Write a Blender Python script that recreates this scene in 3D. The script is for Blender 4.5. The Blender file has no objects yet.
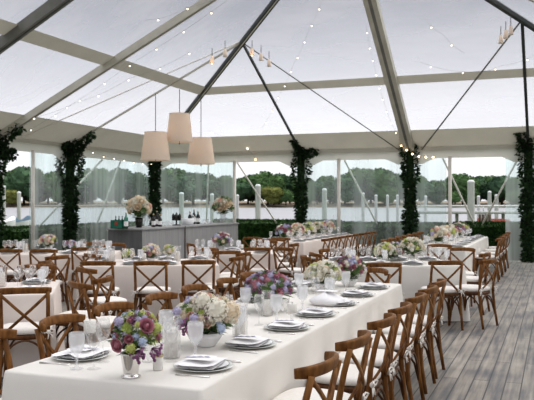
import bpy, bmesh, math, random
from mathutils import Vector, Matrix, noise
R = math.radians
PI = math.pi
random.seed(7)
C = bpy.context.scene.collection
CAM_H = 1.62
F = 760.0
HZ = 203.0
TA = R(-20.75)          # the tent and the long tables are turned by this against the view
cs, sn = math.cos(TA), math.sin(TA)

def T(x, y, z=0.0):     # tent plan -> world
    return Vector((x * cs - y * sn, x * sn + y * cs, z))

def at(px, Y):          # world X of a column at depth Y
    return (px - 267.0) / F * Y

# ------------------------------------------------------------------ materials
def nodes_of(m):
    m.use_nodes = True
    return m.node_tree.nodes, m.node_tree.links

def pbr(name, col, rough=0.6, metal=0.0, col2=None, scale=8.0, detail=4.0, stretch=None, bump=0.0, spec=0.3, coords='Object', trans=0.0, lo=0.35, hi=0.65):
    m = bpy.data.materials.new(name)
    n, l = nodes_of(m)
    b = n['Principled BSDF']
    b.inputs['Base Color'].default_value = (*col, 1)
    b.inputs['Roughness'].default_value = rough
    b.inputs['Metallic'].default_value = metal
    b.inputs['Specular IOR Level'].default_value = spec
    tc = n.new('ShaderNodeTexCoord')
    mp = n.new('ShaderNodeMapping')
    l.new(tc.outputs[coords], mp.inputs[0])
    if stretch: mp.inputs['Scale'].default_value = stretch
    nz = n.new('ShaderNodeTexNoise')
    nz.inputs['Scale'].default_value = scale
    nz.inputs['Detail'].default_value = detail
    l.new(mp.outputs[0], nz.inputs['Vector'])
    if col2:
        cr = n.new('ShaderNodeValToRGB')
        cr.color_ramp.elements[0].position = lo
        cr.color_ramp.elements[1].position = hi
        cr.color_ramp.elements[0].color = (*col, 1)
        cr.color_ramp.elements[1].color = (*col2, 1)
        l.new(nz.outputs['Fac'], cr.inputs[0])
        l.new(cr.outputs[0], b.inputs['Base Color'])
    if bump:
        bp = n.new('ShaderNodeBump')
        bp.inputs['Strength'].default_value = bump
        bp.inputs['Distance'].default_value = 0.01
        l.new(nz.outputs['Fac'], bp.inputs['Height'])
        l.new(bp.outputs[0], b.inputs['Normal'])
    if trans:
        out = n['Material Output']
        tr = n.new('ShaderNodeBsdfTranslucent')
        tr.inputs[0].default_value = (*col, 1)
        mx = n.new('ShaderNodeMixShader')
        mx.inputs[0].default_value = trans
        l.new(b.outputs[0], mx.inputs[1]); l.new(tr.outputs[0], mx.inputs[2])
        l.new(mx.outputs[0], out.inputs['Surface'])
    return m

def film(name, tint, clear, white, gloss=0.08, streak=None, rough=0.15, var=0.25):
    """clear plastic or thin glass: part see-through, part milky, part shiny"""
    m = bpy.data.materials.new(name)
    n, l = nodes_of(m)
    n.remove(n['Principled BSDF'])
    out = n['Material Output']
    tp = n.new('ShaderNodeBsdfTransparent'); tp.inputs[0].default_value = (*tint, 1)
    tl = n.new('ShaderNodeBsdfTranslucent'); tl.inputs[0].default_value = (*white, 1)
    df = n.new('ShaderNodeBsdfDiffuse'); df.inputs[0].default_value = (*white, 1)
    gl = n.new('ShaderNodeBsdfGlossy'); gl.inputs['Roughness'].default_value = rough
    m1 = n.new('ShaderNodeMixShader'); m1.inputs[0].default_value = 0.5
    l.new(tl.outputs[0], m1.inputs[1]); l.new(df.outputs[0], m1.inputs[2])
    m2 = n.new('ShaderNodeMixShader'); m2.inputs[0].default_value = 1 - clear
    l.new(tp.outputs[0], m2.inputs[1]); l.new(m1.outputs[0], m2.inputs[2])
    m3 = n.new('ShaderNodeMixShader')
    fr = n.new('ShaderNodeLayerWeight'); fr.inputs['Blend'].default_value = 0.35
    mul = n.new('ShaderNodeMath'); mul.operation = 'MULTIPLY_ADD'
    mul.inputs[1].default_value = gloss * 4; mul.inputs[2].default_value = gloss * 0.4
    mul.use_clamp = True
    l.new(fr.outputs['Fresnel'], mul.inputs[0])
    l.new(mul.outputs[0], m3.inputs[0])
    l.new(m2.outputs[0], m3.inputs[1]); l.new(gl.outputs[0], m3.inputs[2])
    if streak:
        tc = n.new('ShaderNodeTexCoord'); mp = n.new('ShaderNodeMapping')
        mp.inputs['Scale'].default_value = streak
        l.new(tc.outputs['Object'], mp.inputs[0])
        nz = n.new('ShaderNodeTexNoise'); nz.inputs['Scale'].default_value = 1.0; nz.inputs['Detail'].default_value = 3
        l.new(mp.outputs[0], nz.inputs['Vector'])
        mr = n.new('ShaderNodeMapRange')
        mr.inputs['From Min'].default_value = 0.35; mr.inputs['From Max'].default_value = 0.7
        mr.inputs['To Min'].default_value = max(0, 1 - clear - var * 0.5); mr.inputs['To Max'].default_value = min(1, 1 - clear + var)
        l.new(nz.outputs['Fac'], mr.inputs['Value'])
        l.new(mr.outputs[0], m2.inputs[0])
    l.new(m3.outputs[0], out.inputs['Surface'])
    return m

def glow(name, col, strength):
    m = bpy.data.materials.new(name)
    n, l = nodes_of(m)
    b = n['Principled BSDF']
    b.inputs['Base Color'].default_value = (*col, 1)
    b.inputs['Emission Color'].default_value = (*col, 1)
    b.inputs['Emission Strength'].default_value = strength
    return m

M = {}
M['wood'] = pbr('oak_wood', (0.125, 0.050, 0.0125), 0.45, col2=(0.265, 0.124, 0.037), scale=9, stretch=(3, 3, 0.8), bump=0.08, spec=0.25)
M['wood_dark'] = pbr('oak_wood_dark', (0.075, 0.028, 0.008), 0.45, col2=(0.155, 0.066, 0.020), scale=9, stretch=(3, 3, 0.8), bump=0.08, spec=0.4)
M['cushion'] = pbr('cushion_cloth', (0.82, 0.78, 0.73), 0.85, col2=(0.87, 0.83, 0.79), scale=60, bump=0.05)
M['ivory'] = pbr('ivory_cloth', (0.755, 0.725, 0.68), 0.8, col2=(0.80, 0.77, 0.73), scale=2.5, detail=6, bump=0.06, spec=0.15)
M['blush'] = pbr('blush_lit_cloth', (0.76, 0.68, 0.63), 0.8, col2=(0.80, 0.73, 0.685), scale=2.5, detail=6, bump=0.06, spec=0.15)  # ivory cloth with the blush lighting mixed into its base colour
M['grey_cloth'] = pbr('grey_cloth', (0.30, 0.30, 0.30), 0.85, col2=(0.36, 0.36, 0.36), scale=3, stretch=(5, 5, 0.3), bump=0.05)
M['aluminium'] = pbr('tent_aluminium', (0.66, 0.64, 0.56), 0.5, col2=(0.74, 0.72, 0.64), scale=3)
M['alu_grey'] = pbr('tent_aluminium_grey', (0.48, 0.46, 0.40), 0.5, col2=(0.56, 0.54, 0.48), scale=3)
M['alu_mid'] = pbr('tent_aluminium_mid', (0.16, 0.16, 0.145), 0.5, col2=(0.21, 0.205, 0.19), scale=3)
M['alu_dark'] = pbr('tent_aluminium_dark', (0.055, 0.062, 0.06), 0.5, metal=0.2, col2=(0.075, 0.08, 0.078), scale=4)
M['tent_white'] = pbr('tent_white_fabric', (0.74, 0.72, 0.67), 0.8, col2=(0.79, 0.77, 0.72), scale=1.5, trans=0.45)
M['tent_beige'] = pbr('tent_beige_fabric', (0.46, 0.44, 0.375), 0.8, col2=(0.52, 0.50, 0.43), scale=1.5, trans=0.25)
M['pole_white'] = pbr('pole_white', (0.72, 0.69, 0.63), 0.5, col2=(0.78, 0.75, 0.7), scale=5)
M['roof'] = film('clear_roof', (0.96, 0.965, 0.98), 0.72, (0.76, 0.76, 0.79), gloss=0.0, streak=(0.25, 0.8, 0.8), var=0.16)
M['vinyl'] = film('clear_vinyl', (0.85, 0.965, 0.958), 0.76, (0.96, 1.0, 1.0), gloss=0.02, streak=(2.2, 2.2, 0.1), var=0.26)
M['vinyl_clear'] = film('clearer_vinyl', (0.88, 0.96, 0.952), 0.78, (0.80, 0.87, 0.87), gloss=0.03, streak=(1.8, 1.8, 0.12), var=0.22)
M['glass'] = film('thin_glass', (0.995, 0.995, 0.995), 0.94, (1.0, 1.0, 1.0), gloss=0.055, rough=0.05)
M['goblet'] = film('pressed_glass', (0.985, 0.99, 1.0), 0.74, (1.0, 1.0, 1.0), gloss=0.05, rough=0.15)
M['green_glass'] = film('green_glass', (0.1, 0.5, 0.35), 0.6, (0.05, 0.45, 0.3), gloss=0.2)
M['dark_glass'] = pbr('dark_glass', (0.012, 0.014, 0.012), 0.15, col2=(0.03, 0.02, 0.015), scale=6, spec=0.6)
M['plate'] = pbr('white_china', (0.85, 0.85, 0.86), 0.25, col2=(0.88, 0.88, 0.89), scale=2, spec=0.3)
M['rim'] = pbr('dark_plate_rim', (0.10, 0.11, 0.08), 0.3, col2=(0.16, 0.16, 0.12), scale=30)
M['charger'] = pbr('grey_green_charger', (0.72, 0.73, 0.71), 0.35, col2=(0.78, 0.79, 0.77), scale=12, spec=0.25)
M['napkin'] = pbr('white_napkin', (0.85, 0.84, 0.85), 0.85, col2=(0.89, 0.88, 0.89), scale=12, bump=0.2)
M['paper'] = pbr('white_paper', (0.87, 0.86, 0.85), 0.7, col2=(0.9, 0.89, 0.88), scale=20)
M['print'] = pbr('grey_lavender_print', (0.42, 0.40, 0.55), 0.7, col2=(0.55, 0.53, 0.66), scale=40)
M['silver'] = pbr('silver', (0.72, 0.70, 0.68), 0.12, metal=1.0, col2=(0.8, 0.78, 0.76), scale=4)
M['gold'] = pbr('pale_gold', (0.55, 0.45, 0.28), 0.25, metal=0.9, col2=(0.62, 0.52, 0.34), scale=4)
M['candle'] = pbr('white_wax', (0.86, 0.84, 0.80), 0.5, col2=(0.89, 0.87, 0.84), scale=6, trans=0.2)
M['shade'] = pbr('linen_lampshade', (0.91, 0.82, 0.73), 0.85, col2=(0.94, 0.86, 0.78), scale=6, stretch=(14, 14, 0.6), trans=0.5)
M['cable'] = pbr('black_cable', (0.03, 0.03, 0.03), 0.6, col2=(0.05, 0.05, 0.05), scale=5)
M['wire'] = pbr('grey_wire', (0.22, 0.22, 0.21), 0.5, col2=(0.28, 0.28, 0.27), scale=5)
M['bulb'] = glow('warm_bulb', (1.0, 0.86, 0.64), 3.0)
M['bulb_warm'] = glow('amber_bulb', (1.0, 0.72, 0.42), 4.0)
M['garland'] = pbr('garland_leaves', (0.010, 0.024, 0.012), 0.6, col2=(0.045, 0.085, 0.032), scale=14, spec=0.12)
M['leaf'] = pbr('bouquet_leaves', (0.06, 0.115, 0.035), 0.5, col2=(0.20, 0.29, 0.11), scale=18)
M['leaf_light'] = pbr('lime_leaves', (0.28, 0.36, 0.07), 0.5, col2=(0.45, 0.52, 0.16), scale=18)
M['hedge'] = pbr('hedge_leaves', (0.012, 0.036, 0.008), 0.6, col2=(0.05, 0.115, 0.022), scale=7, spec=0.2)
M['tree_a'] = pbr('tree_leaves_dark_hazy', (0.055, 0.10, 0.065), 0.8, col2=(0.10, 0.165, 0.09), scale=1.2, bump=0.6, spec=0.05)  # all three tree greens are lightened, aerial haze painted into the leaves
M['tree_b'] = pbr('tree_leaves_mid_hazy', (0.075, 0.135, 0.06), 0.8, col2=(0.135, 0.215, 0.09), scale=1.2, bump=0.6, spec=0.05)
M['tree_c'] = pbr('tree_leaves_yellow_hazy', (0.15, 0.17, 0.055), 0.8, col2=(0.23, 0.235, 0.085), scale=1.2, bump=0.6, spec=0.05)
M['bark'] = pbr('bark', (0.06, 0.045, 0.03), 0.9, col2=(0.1, 0.08, 0.06), scale=4)
M['lawn'] = pbr('lawn', (0.05, 0.09, 0.025), 0.9, col2=(0.09, 0.14, 0.045), scale=6)
M['sand'] = pbr('shore', (0.34, 0.27, 0.20), 0.9, col2=(0.2, 0.17, 0.13), scale=0.06)
M['water'] = pbr('water', (0.35, 0.35, 0.37), 0.4, col2=(0.41, 0.41, 0.43), scale=0.4, stretch=(0.25, 2, 1), bump=0.15, spec=0.5)
M['piling'] = pbr('weathered_piling', (0.46, 0.46, 0.45), 0.8, col2=(0.58, 0.575, 0.565), scale=3, stretch=(6, 6, 0.5))
M['terracotta'] = pbr('red_brown_paint', (0.28, 0.06, 0.04), 0.6, col2=(0.34, 0.09, 0.06), scale=6)
M['brown'] = pbr('brown_paint', (0.06, 0.04, 0.03), 0.6, col2=(0.1, 0.07, 0.05), scale=6)
M['boat_blue'] = pbr('blue_tarp', (0.05, 0.10, 0.14), 0.6, col2=(0.09, 0.15, 0.20), scale=3)
M['boat_white'] = pbr('boat_white', (0.75, 0.76, 0.78), 0.4, col2=(0.8, 0.8, 0.82), scale=3)
# flower colours
M['rose'] = pbr('mauve_rose', (0.50, 0.21, 0.27), 0.6, col2=(0.66, 0.37, 0.42), scale=22, trans=0.15)
M['pink'] = pbr('dusty_pink', (0.50, 0.21, 0.26), 0.6, col2=(0.62, 0.33, 0.36), scale=22, trans=0.15)
M['lavender'] = pbr('lavender_petals', (0.48, 0.44, 0.64), 0.6, col2=(0.68, 0.64, 0.78), scale=22, trans=0.15)
M['bluepet'] = pbr('pale_blue_petals', (0.46, 0.55, 0.72), 0.6, col2=(0.66, 0.72, 0.83), scale=22, trans=0.15)
M['plum'] = pbr('plum_petals', (0.19, 0.07, 0.16), 0.6, col2=(0.34, 0.16, 0.29), scale=22)
M['white_fl'] = pbr('white_petals', (0.82, 0.79, 0.68), 0.6, col2=(0.88, 0.85, 0.77), scale=22, trans=0.15)
M['cream_fl'] = pbr('cream_petals', (0.80, 0.68, 0.50), 0.6, col2=(0.86, 0.76, 0.62), scale=22, trans=0.15)
M['peach_fl'] = pbr('peach_petals', (0.78, 0.52, 0.42), 0.6, col2=(0.84, 0.64, 0.54), scale=22, trans=0.15)
M['lime_fl'] = pbr('lime_petals', (0.50, 0.55, 0.15), 0.6, col2=(0.64, 0.68, 0.28), scale=22, trans=0.1)

def floor_material():
    m = bpy.data.materials.new('weathered_grey_planks')
    n, l = nodes_of(m)
    b = n['Principled BSDF']
    tc = n.new('ShaderNodeTexCoord')
    sw = n.new('ShaderNodeMapping'); sw.inputs['Rotation'].default_value = (0, 0, R(90))
    l.new(tc.outputs['Object'], sw.inputs[0])
    br = n.new('ShaderNodeTexBrick')
    br.offset = 0.37
    br.inputs['Scale'].default_value = 1.0
    br.inputs['Brick Width'].default_value = 2.4
    br.inputs['Row Height'].default_value = 0.14
    br.inputs['Mortar Size'].default_value = 0.006
    br.inputs['Color1'].default_value = (0.0, 0.0, 0.0, 1)
    br.inputs['Color2'].default_value = (1, 1, 1, 1)
    br.inputs['Mortar'].default_value = (0.5, 0.5, 0.5, 1)
    l.new(sw.outputs[0], br.inputs['Vector'])
    cr = n.new('ShaderNodeValToRGB')
    e = cr.color_ramp.elements
    e[0].position = 0.0; e[0].color = (0.105, 0.115, 0.13, 1)
    e[1].position = 1.0; e[1].color = (0.44, 0.405, 0.36, 1)
    for p, c in ((0.35, (0.205, 0.197, 0.19)), (0.62, (0.315, 0.285, 0.25))):
        k = e.new(p); k.color = (*c, 1)
    gm = n.new('ShaderNodeMapping'); gm.inputs['Scale'].default_value = (14, 0.8, 1)
    l.new(tc.outputs['Object'], gm.inputs[0])
    gn = n.new('ShaderNodeTexNoise'); gn.inputs['Scale'].default_value = 1.6; gn.inputs['Detail'].default_value = 8
    l.new(gm.outputs[0], gn.inputs['Vector'])
    bn = n.new('ShaderNodeTexNoise'); bn.inputs['Scale'].default_value = 1.7; bn.inputs['Detail'].default_value = 5
    l.new(tc.outputs['Object'], bn.inputs['Vector'])
    a1 = n.new('ShaderNodeMath'); a1.operation = 'MULTIPLY_ADD'; a1.inputs[1].default_value = 0.26
    a2 = n.new('ShaderNodeMath'); a2.operation = 'MULTIPLY_ADD'; a2.inputs[1].default_value = 1.6; a2.inputs[2].default_value = -0.9
    l.new(gn.outputs['Fac'], a2.inputs[0])
    l.new(br.outputs['Color'], a1.inputs[0]); l.new(a2.outputs[0], a1.inputs[2])
    a3 = n.new('ShaderNodeMath'); a3.operation = 'MULTIPLY_ADD'; a3.inputs[1].default_value = 1.0; a3.use_clamp = True
    l.new(bn.outputs['Fac'], a3.inputs[0]); l.new(a1.outputs[0], a3.inputs[2])
    l.new(a3.outputs[0], cr.inputs[0])
    mx = n.new('ShaderNodeMix'); mx.data_type = 'RGBA'
    mx.inputs[7].default_value = (0.09, 0.09, 0.09, 1)
    l.new(br.outputs['Fac'], mx.inputs[0]); l.new(cr.outputs[0], mx.inputs[6])
    l.new(mx.outputs[2], b.inputs['Base Color'])
    b.inputs['Roughness'].default_value = 0.5
    b.inputs['Specular IOR Level'].default_value = 0.35
    bp = n.new('ShaderNodeBump'); bp.inputs['Strength'].default_value = 0.25; bp.inputs['Distance'].default_value = 0.01
    l.new(gn.outputs['Fac'], bp.inputs['Height']); l.new(bp.outputs[0], b.inputs['Normal'])
    return m
M['floor'] = floor_material()

# ------------------------------------------------------------------ mesh building
class MB:
    def __init__(s): s.v = []; s.f = []; s.mi = []; s.cur = 0
    def add(s, vs, fs):
        o = len(s.v); s.v += [tuple(p) for p in vs]
        s.f += [tuple(i + o for i in f) for f in fs]; s.mi += [s.cur] * len(fs)
    def box(s, c, d, rz=0.0):
        cx, cy, cz = c; hx, hy, hz = d[0] / 2, d[1] / 2, d[2] / 2
        q = Matrix.Rotation(rz, 3, 'Z')
        vs = [Vector(c) + q @ Vector((x * hx, y * hy, z * hz)) for x in (-1, 1) for y in (-1, 1) for z in (-1, 1)]
        s.add(vs, [(0, 1, 3, 2), (4, 6, 7, 5), (0, 4, 5, 1), (2, 3, 7, 6), (0, 2, 6, 4), (1, 5, 7, 3)])
    def tube(s, pts, r, seg=8, cap=True, flat=None):
        """swept tube; r a number or list; flat=(a,b,up) sweeps an ellipse a wide and b thick, 'up' along the width"""
        pts = [Vector(p) for p in pts]; n = len(pts)
        rs = r if isinstance(r, (list, tuple)) else [r] * n
        vs = []; prev = None
        for i, p in enumerate(pts):
            t = (pts[min(i + 1, n - 1)] - pts[max(i - 1, 0)]).normalized()
            if flat: u = Vector(flat[2])
            else: u = prev if prev else (Vector((0, 0, 1)) if abs(t.z) < 0.9 else Vector((1, 0, 0)))
            u = (u - t * u.dot(t)).normalized(); w = t.cross(u); prev = u
            a, b = (flat[0] * rs[i], flat[1] * rs[i]) if flat else (rs[i], rs[i])
            for k in range(seg):
                th = 2 * PI * k / seg
                x, y = math.cos(th), math.sin(th)
                if flat:   # squarish section
                    x = math.copysign(abs(x) ** 0.55, x); y = math.copysign(abs(y) ** 0.55, y)
                vs.append(p + u * a * x + w * b * y)
        fs = [(i * seg + k, i * seg + (k + 1) % seg, (i + 1) * seg + (k + 1) % seg, (i + 1) * seg + k) for i in range(n - 1) for k in range(seg)]
        if cap: fs += [tuple(reversed(range(seg))), tuple((n - 1) * seg + k for k in range(seg))]
        s.add(vs, fs)
    def lathe(s, prof, seg=20, c=(0, 0, 0), sx=1.0):
        vs = []; n = len(prof)
        for r, z in prof:
            for k in range(seg):
                th = 2 * PI * k / seg
                vs.append((c[0] + r * sx * math.cos(th), c[1] + r * math.sin(th), c[2] + z))
        fs = [(i * seg + k, i * seg + (k + 1) % seg, (i + 1) * seg + (k + 1) % seg, (i + 1) * seg + k) for i in range(n - 1) for k in range(seg)]
        if prof[0][0] > 1e-4 and prof[0][0] < 0.0011 or prof[0][0] <= 1e-4: pass
        s.add(vs, fs)
    def disc(s, r, z, seg=20, c=(0, 0)):
        s.add([(c[0] + r * math.cos(2 * PI * k / seg), c[1] + r * math.sin(2 * PI * k / seg), z) for k in range(seg)], [tuple(range(seg))])
    def sphere(s, c, r, su=10, sv=7, sc=(1, 1, 1)):
        vs = [(c[0], c[1], c[2] + r * sc[2])]
        for j in range(1, sv):
            ph = PI * j / sv
            for k in range(su):
                th = 2 * PI * k / su
                vs.append((c[0] + r * sc[0] * math.sin(ph) * math.cos(th), c[1] + r * sc[1] * math.sin(ph) * math.sin(th), c[2] + r * sc[2] * math.cos(ph)))
        vs.append((c[0], c[1], c[2] - r * sc[2])); L = len(vs) - 1
        fs = [(0, 1 + k, 1 + (k + 1) % su) for k in range(su)]
        for j in range(sv - 2):
            for k in range(su):
                a = 1 + j * su; fs.append((a + k, a + su + k, a + su + (k + 1) % su, a + (k + 1) % su))
        a = 1 + (sv - 2) * su
        fs += [(L, a + (k + 1) % su, a + k) for k in range(su)]
        s.add(vs, fs)
    def leaf(s, p, d, length, width, nrm=None):
        p = Vector(p); d = Vector(d).normalized()
        nrm = Vector(nrm) if nrm else Vector((random.uniform(-1, 1), random.uniform(-1, 1), random.uniform(-1, 1)))
        w = d.cross(nrm)
        if w.length < 1e-3: w = d.cross(Vector((0.3, 0.5, 0.8)))
        w.normalize(); up = w.cross(d)
        m = p + d * length * 0.5
        s.add([p, m + w * width * 0.5 + up * width * 0.12, p + d * length - up * width * 0.15, m - w * width * 0.5 + up * width * 0.12], [(0, 1, 2), (0, 2, 3)])
    def mesh(s, name, mats, smooth=True):
        me = bpy.data.meshes.new(name)
        me.from_pydata(s.v, [], s.f)
        for m in (mats if isinstance(mats, (list, tuple)) else [mats]): me.materials.append(m)
        if len(set(s.mi)) > 1: me.polygons.foreach_set('material_index', s.mi)
        me.polygons.foreach_set('use_smooth', [smooth] * len(s.f))
        me.update()
        return me

def obj(name, me, parent=None, loc=(0, 0, 0), rz=0.0, mats=None, smooth=True, bevel=0.0):
    if isinstance(me, MB): me = me.mesh(name, mats, smooth)
    o = bpy.data.objects.new(name, me)
    C.objects.link(o)
    o.location = loc; o.rotation_euler = (0, 0, rz)
    if parent: o.parent = parent
    if bevel:
        b = o.modifiers.new('bevel', 'BEVEL'); b.width = bevel; b.segments = 2; b.limit_method = 'ANGLE'
    return o

def tag(o, label, cat, group=None, kind=None):
    o['label'] = label; o['category'] = cat
    if group: o['group'] = group
    if kind: o['kind'] = kind
    return o

def thing(name, label, cat, loc=(0, 0, 0), rz=0.0, group=None):
    o = bpy.data.objects.new(name, None); C.objects.link(o)
    o.empty_display_size = 0.1
    o.location = loc; o.rotation_euler = (0, 0, rz)
    return tag(o, label, cat, group)

def struct(name, mb, mats, label=None, smooth=False, rz=TA, loc=(0, 0, 0), parent=None):
    o = obj(name, mb, parent, loc, rz, mats, smooth)
    o['kind'] = 'structure'
    if label: o['label'] = label
    return o

def dup(root, loc, rz, label, group=None):
    r = root.copy(); C.objects.link(r); r.location = loc; r.rotation_euler = (0, 0, rz)
    r['label'] = label
    if group: r['group'] = group
    for ch in list(root.children):
        c = ch.copy(); C.objects.link(c); c.parent = r
        for g in list(ch.children):
            d = g.copy(); C.objects.link(d); d.parent = c
    return r

ORD = ['first', 'second', 'third', 'fourth', 'fifth', 'sixth', 'seventh', 'eighth', 'ninth', 'tenth', 'eleventh', 'twelfth']

# ================================================================== THE TENT
XL, XR, YB = -12.36, 3.75, 22.05      # left wall, right wall, back wall (tent plan)
XM, YA = -3.92, 14.95                 # ridge line and the end of the ridge
YF = -6.0
HE, HA = 3.2, 7.65                     # eave and ridge heights

def roof_z(x, y):
    s = min((x - XL) / (XM - XL), (XR - x) / (XR - XM), (YB - y) / (YB - YA))
    return HE + (HA - HE) * s

mb = MB(); mb.box((-4, 8, -0.05), (17.4, 29, 0.1)); struct('floor', mb, M['floor'], 'weathered grey plank floor of the tent')

def slope_pt(side, s, t):
    """side l/b/r; s from eave (0) to ridge (1); t along the eave (tent plan metres)"""
    if side == 'l': return (XL + (XM - XL) * s, t, HE + (HA - HE) * s)
    if side == 'r': return (XR + (XM - XR) * s, t, HE + (HA - HE) * s)
    return (t, YB - (YB - YA) * s, HE + (HA - HE) * s)

def slope_ends(side, s):
    if side in 'lr': return YF, YB - (YB - YA) * s
    return XL + (XM - XL) * s, XR + (XM - XR) * s

def slope_strip(mb, side, s0, s1, dz=0.0, n=24):
    vs = []; fs = []
    for s in (s0, s1):
        a, b = slope_ends(side, s)
        for i in range(n + 1):
            x, y, z = slope_pt(side, s, a + (b - a) * i / n); vs.append((x, y, z - dz))
    fs = [(i, i + 1, n + 2 + i, n + 1 + i) for i in range(n)]
    mb.add(vs, fs)

for side, nm in (('l', 'left'), ('b', 'back'), ('r', 'right')):
    mb = MB(); slope_strip(mb, side, 0.1, 1.0)
    struct('ceiling', mb, M['roof'], 'clear vinyl %s slope of the tent roof' % nm, smooth=False)
    mb = MB(); slope_strip(mb, side, 0.0, 0.105, 0.01)
    struct('trim_1', mb, M['tent_beige'], 'beige fabric strip along the %s eave' % nm)
    mb = MB(); slope_strip(mb, side, 0.345, 0.383, 0.04)
    struct('trim_2', mb, M['tent_beige'], 'beige seam band across the %s roof slope' % nm)

def rafter(p, q, w, h, label, mats=('aluminium', 'alu_dark'), drop=0.0):
    """a box section beam from p to q hanging below the roof, with a dark groove along its underside"""
    p = Vector(p) - Vector((0, 0, drop)); q = Vector(q) - Vector((0, 0, drop))
    t = (q - p).normalized(); side = t.cross(Vector((0, 0, 1))).normalized(); up = side.cross(t)
    m = MB(); c = []
    for pt in (p, q):
        c += [pt + side * a * w / 2 + up * b for a, b in ((-1, 0), (1, 0), (1, -h), (-1, -h))]
    m.add(c, [(0, 1, 5, 4), (1, 2, 6, 5), (3, 0, 4, 7), (0, 3, 2, 1), (4, 5, 6, 7)])
    m.add([p - side * w / 2 - up * h, p - side * w * 0.13 - up * h, q - side * w * 0.13 - up * h, q - side * w / 2 - up * h], [(0, 1, 2, 3)])
    m.add([p + side * w / 2 - up * h, p + side * w * 0.13 - up * h, q + side * w * 0.13 - up * h, q + side * w / 2 - up * h], [(0, 1, 2, 3)])
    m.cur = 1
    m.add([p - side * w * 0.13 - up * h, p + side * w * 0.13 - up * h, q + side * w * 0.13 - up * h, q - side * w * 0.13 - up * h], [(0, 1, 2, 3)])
    return struct('beam', m, [M[mats[0]], M[mats[1]]], label)

APEX = (XM, YA, HA)
PH = 0.578
def hip(corner_x, q): return (corner_x + (XM - corner_x) * q, YB + (YA - YB) * q, HE + (HA - HE) * q)
P = hip(XL, PH); Q = hip(XR, PH)
YJ = 17.4; YN = 11.4; YL = 14.45
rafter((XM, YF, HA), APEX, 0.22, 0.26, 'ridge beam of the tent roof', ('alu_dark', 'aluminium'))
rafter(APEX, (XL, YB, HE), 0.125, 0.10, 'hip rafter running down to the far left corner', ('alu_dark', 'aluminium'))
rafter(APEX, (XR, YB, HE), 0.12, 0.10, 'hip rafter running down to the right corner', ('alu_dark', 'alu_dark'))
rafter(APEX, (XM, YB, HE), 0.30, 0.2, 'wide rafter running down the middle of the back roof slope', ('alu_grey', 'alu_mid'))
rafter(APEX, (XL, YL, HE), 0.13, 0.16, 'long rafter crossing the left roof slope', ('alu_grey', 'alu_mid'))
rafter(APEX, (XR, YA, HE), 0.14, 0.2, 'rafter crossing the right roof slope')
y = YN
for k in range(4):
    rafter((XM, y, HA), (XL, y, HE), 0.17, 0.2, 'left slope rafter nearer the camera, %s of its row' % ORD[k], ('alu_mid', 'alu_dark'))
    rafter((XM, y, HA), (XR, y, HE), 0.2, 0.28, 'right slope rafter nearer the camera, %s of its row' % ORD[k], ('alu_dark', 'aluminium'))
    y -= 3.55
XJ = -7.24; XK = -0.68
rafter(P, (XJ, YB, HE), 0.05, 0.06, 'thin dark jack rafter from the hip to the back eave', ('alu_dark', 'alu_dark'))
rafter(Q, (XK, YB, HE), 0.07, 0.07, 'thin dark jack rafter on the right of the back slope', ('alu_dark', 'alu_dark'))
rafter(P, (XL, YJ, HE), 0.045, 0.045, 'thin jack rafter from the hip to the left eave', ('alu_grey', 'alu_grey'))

def cable(p, q, r, label, sag=0.0, mat='alu_dark'):
    m = MB(); p = Vector(p); q = Vector(q)
    m.tube([p.lerp(q, i / 10) - Vector((0, 0, sag * math.sin(PI * i / 10))) for i in range(11)], r, 6)
    struct('cable', m, M[mat], label, smooth=True)
cable(Vector(P) - Vector((0, 0, 0.04)), (XM - 0.3, YB - 0.1, HE - 0.05), 0.015, 'bracing cable from the hip to the middle back post', mat='alu_mid')
cable(Vector(P) - Vector((0, 0, 0.0)), (XL + 0.1, YA + 0.4, HE + 0.05), 0.016, 'bracing cable from the hip to the left wall', mat='pole_white')
cable(Vector(Q) - Vector((0, 0, 0.04)), (XM + 0.35, YB - 0.1, HE - 0.05), 0.02, 'bracing cable from the right hip to the middle back post', mat='alu_mid')

# eave beams and scalloped valances
def valance(p0, p1, posts, name, label):
    p0 = Vector((*p0, 0)); p1 = Vector((*p1, 0)); L = (p1 - p0).length
    n = int(L / 0.08); m = MB(); vs = []
    for i in range(n + 1):
        d = L * i / n
        dd = min([abs(d - q) for q in posts])
        low = 0.30 + (0.16 if dd < 0.35 else max(0, 0.16 * (1 - (dd - 0.35) / 0.35)))
        w = 0.012 * math.sin(d * 5)
        nrm = Vector((-(p1 - p0).y, (p1 - p0).x, 0)).normalized() * w
        pt = p0.lerp(p1, i / n) + nrm
        vs += [(pt.x, pt.y, HE - 0.02), (pt.x, pt.y, HE - 0.15), (pt.x, pt.y, HE - low)]
    m.add(vs, [(3 * i + j, 3 * i + 3 + j, 3 * i + 4 + j, 3 * i + 1 + j) for i in range(n) for j in (0, 1)])
    struct(name, m, M['tent_white'], label, smooth=True)
valance((XL, YB - 0.03), (XR, YB - 0.03), [0, XJ - XL, XM - XL, XK - XL, XR - XL], 'wall_back', 'white scalloped valance under the back eave')
valance((XL + 0.03, YF), (XL + 0.03, YB), [YN - YF, YL - YF, YJ - YF, YB - YF, 1.5], 'wall_left', 'white scalloped valance under the left eave')
def beam(p, q, w, h, name, label, mat='aluminium'):
    p = Vector(p); q = Vector(q); d = q - p; a = math.atan2(d.y, d.x); m = MB()
    m.box(((p + q) / 2), (d.length, w, h), a); struct(name, m, M[mat], label)
beam((XL, YB, HE), (XR, YB, HE), 0.12, 0.13, 'beam', 'eave beam along the back wall', 'tent_white')
beam((XL, YF, HE), (XL, YB, HE), 0.12, 0.13, 'beam', 'eave beam along the left wall', 'tent_white')
beam((XR, YF, HE), (XR, YB, HE), 0.12, 0.13, 'beam', 'eave beam along the right wall', 'tent_white')

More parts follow.
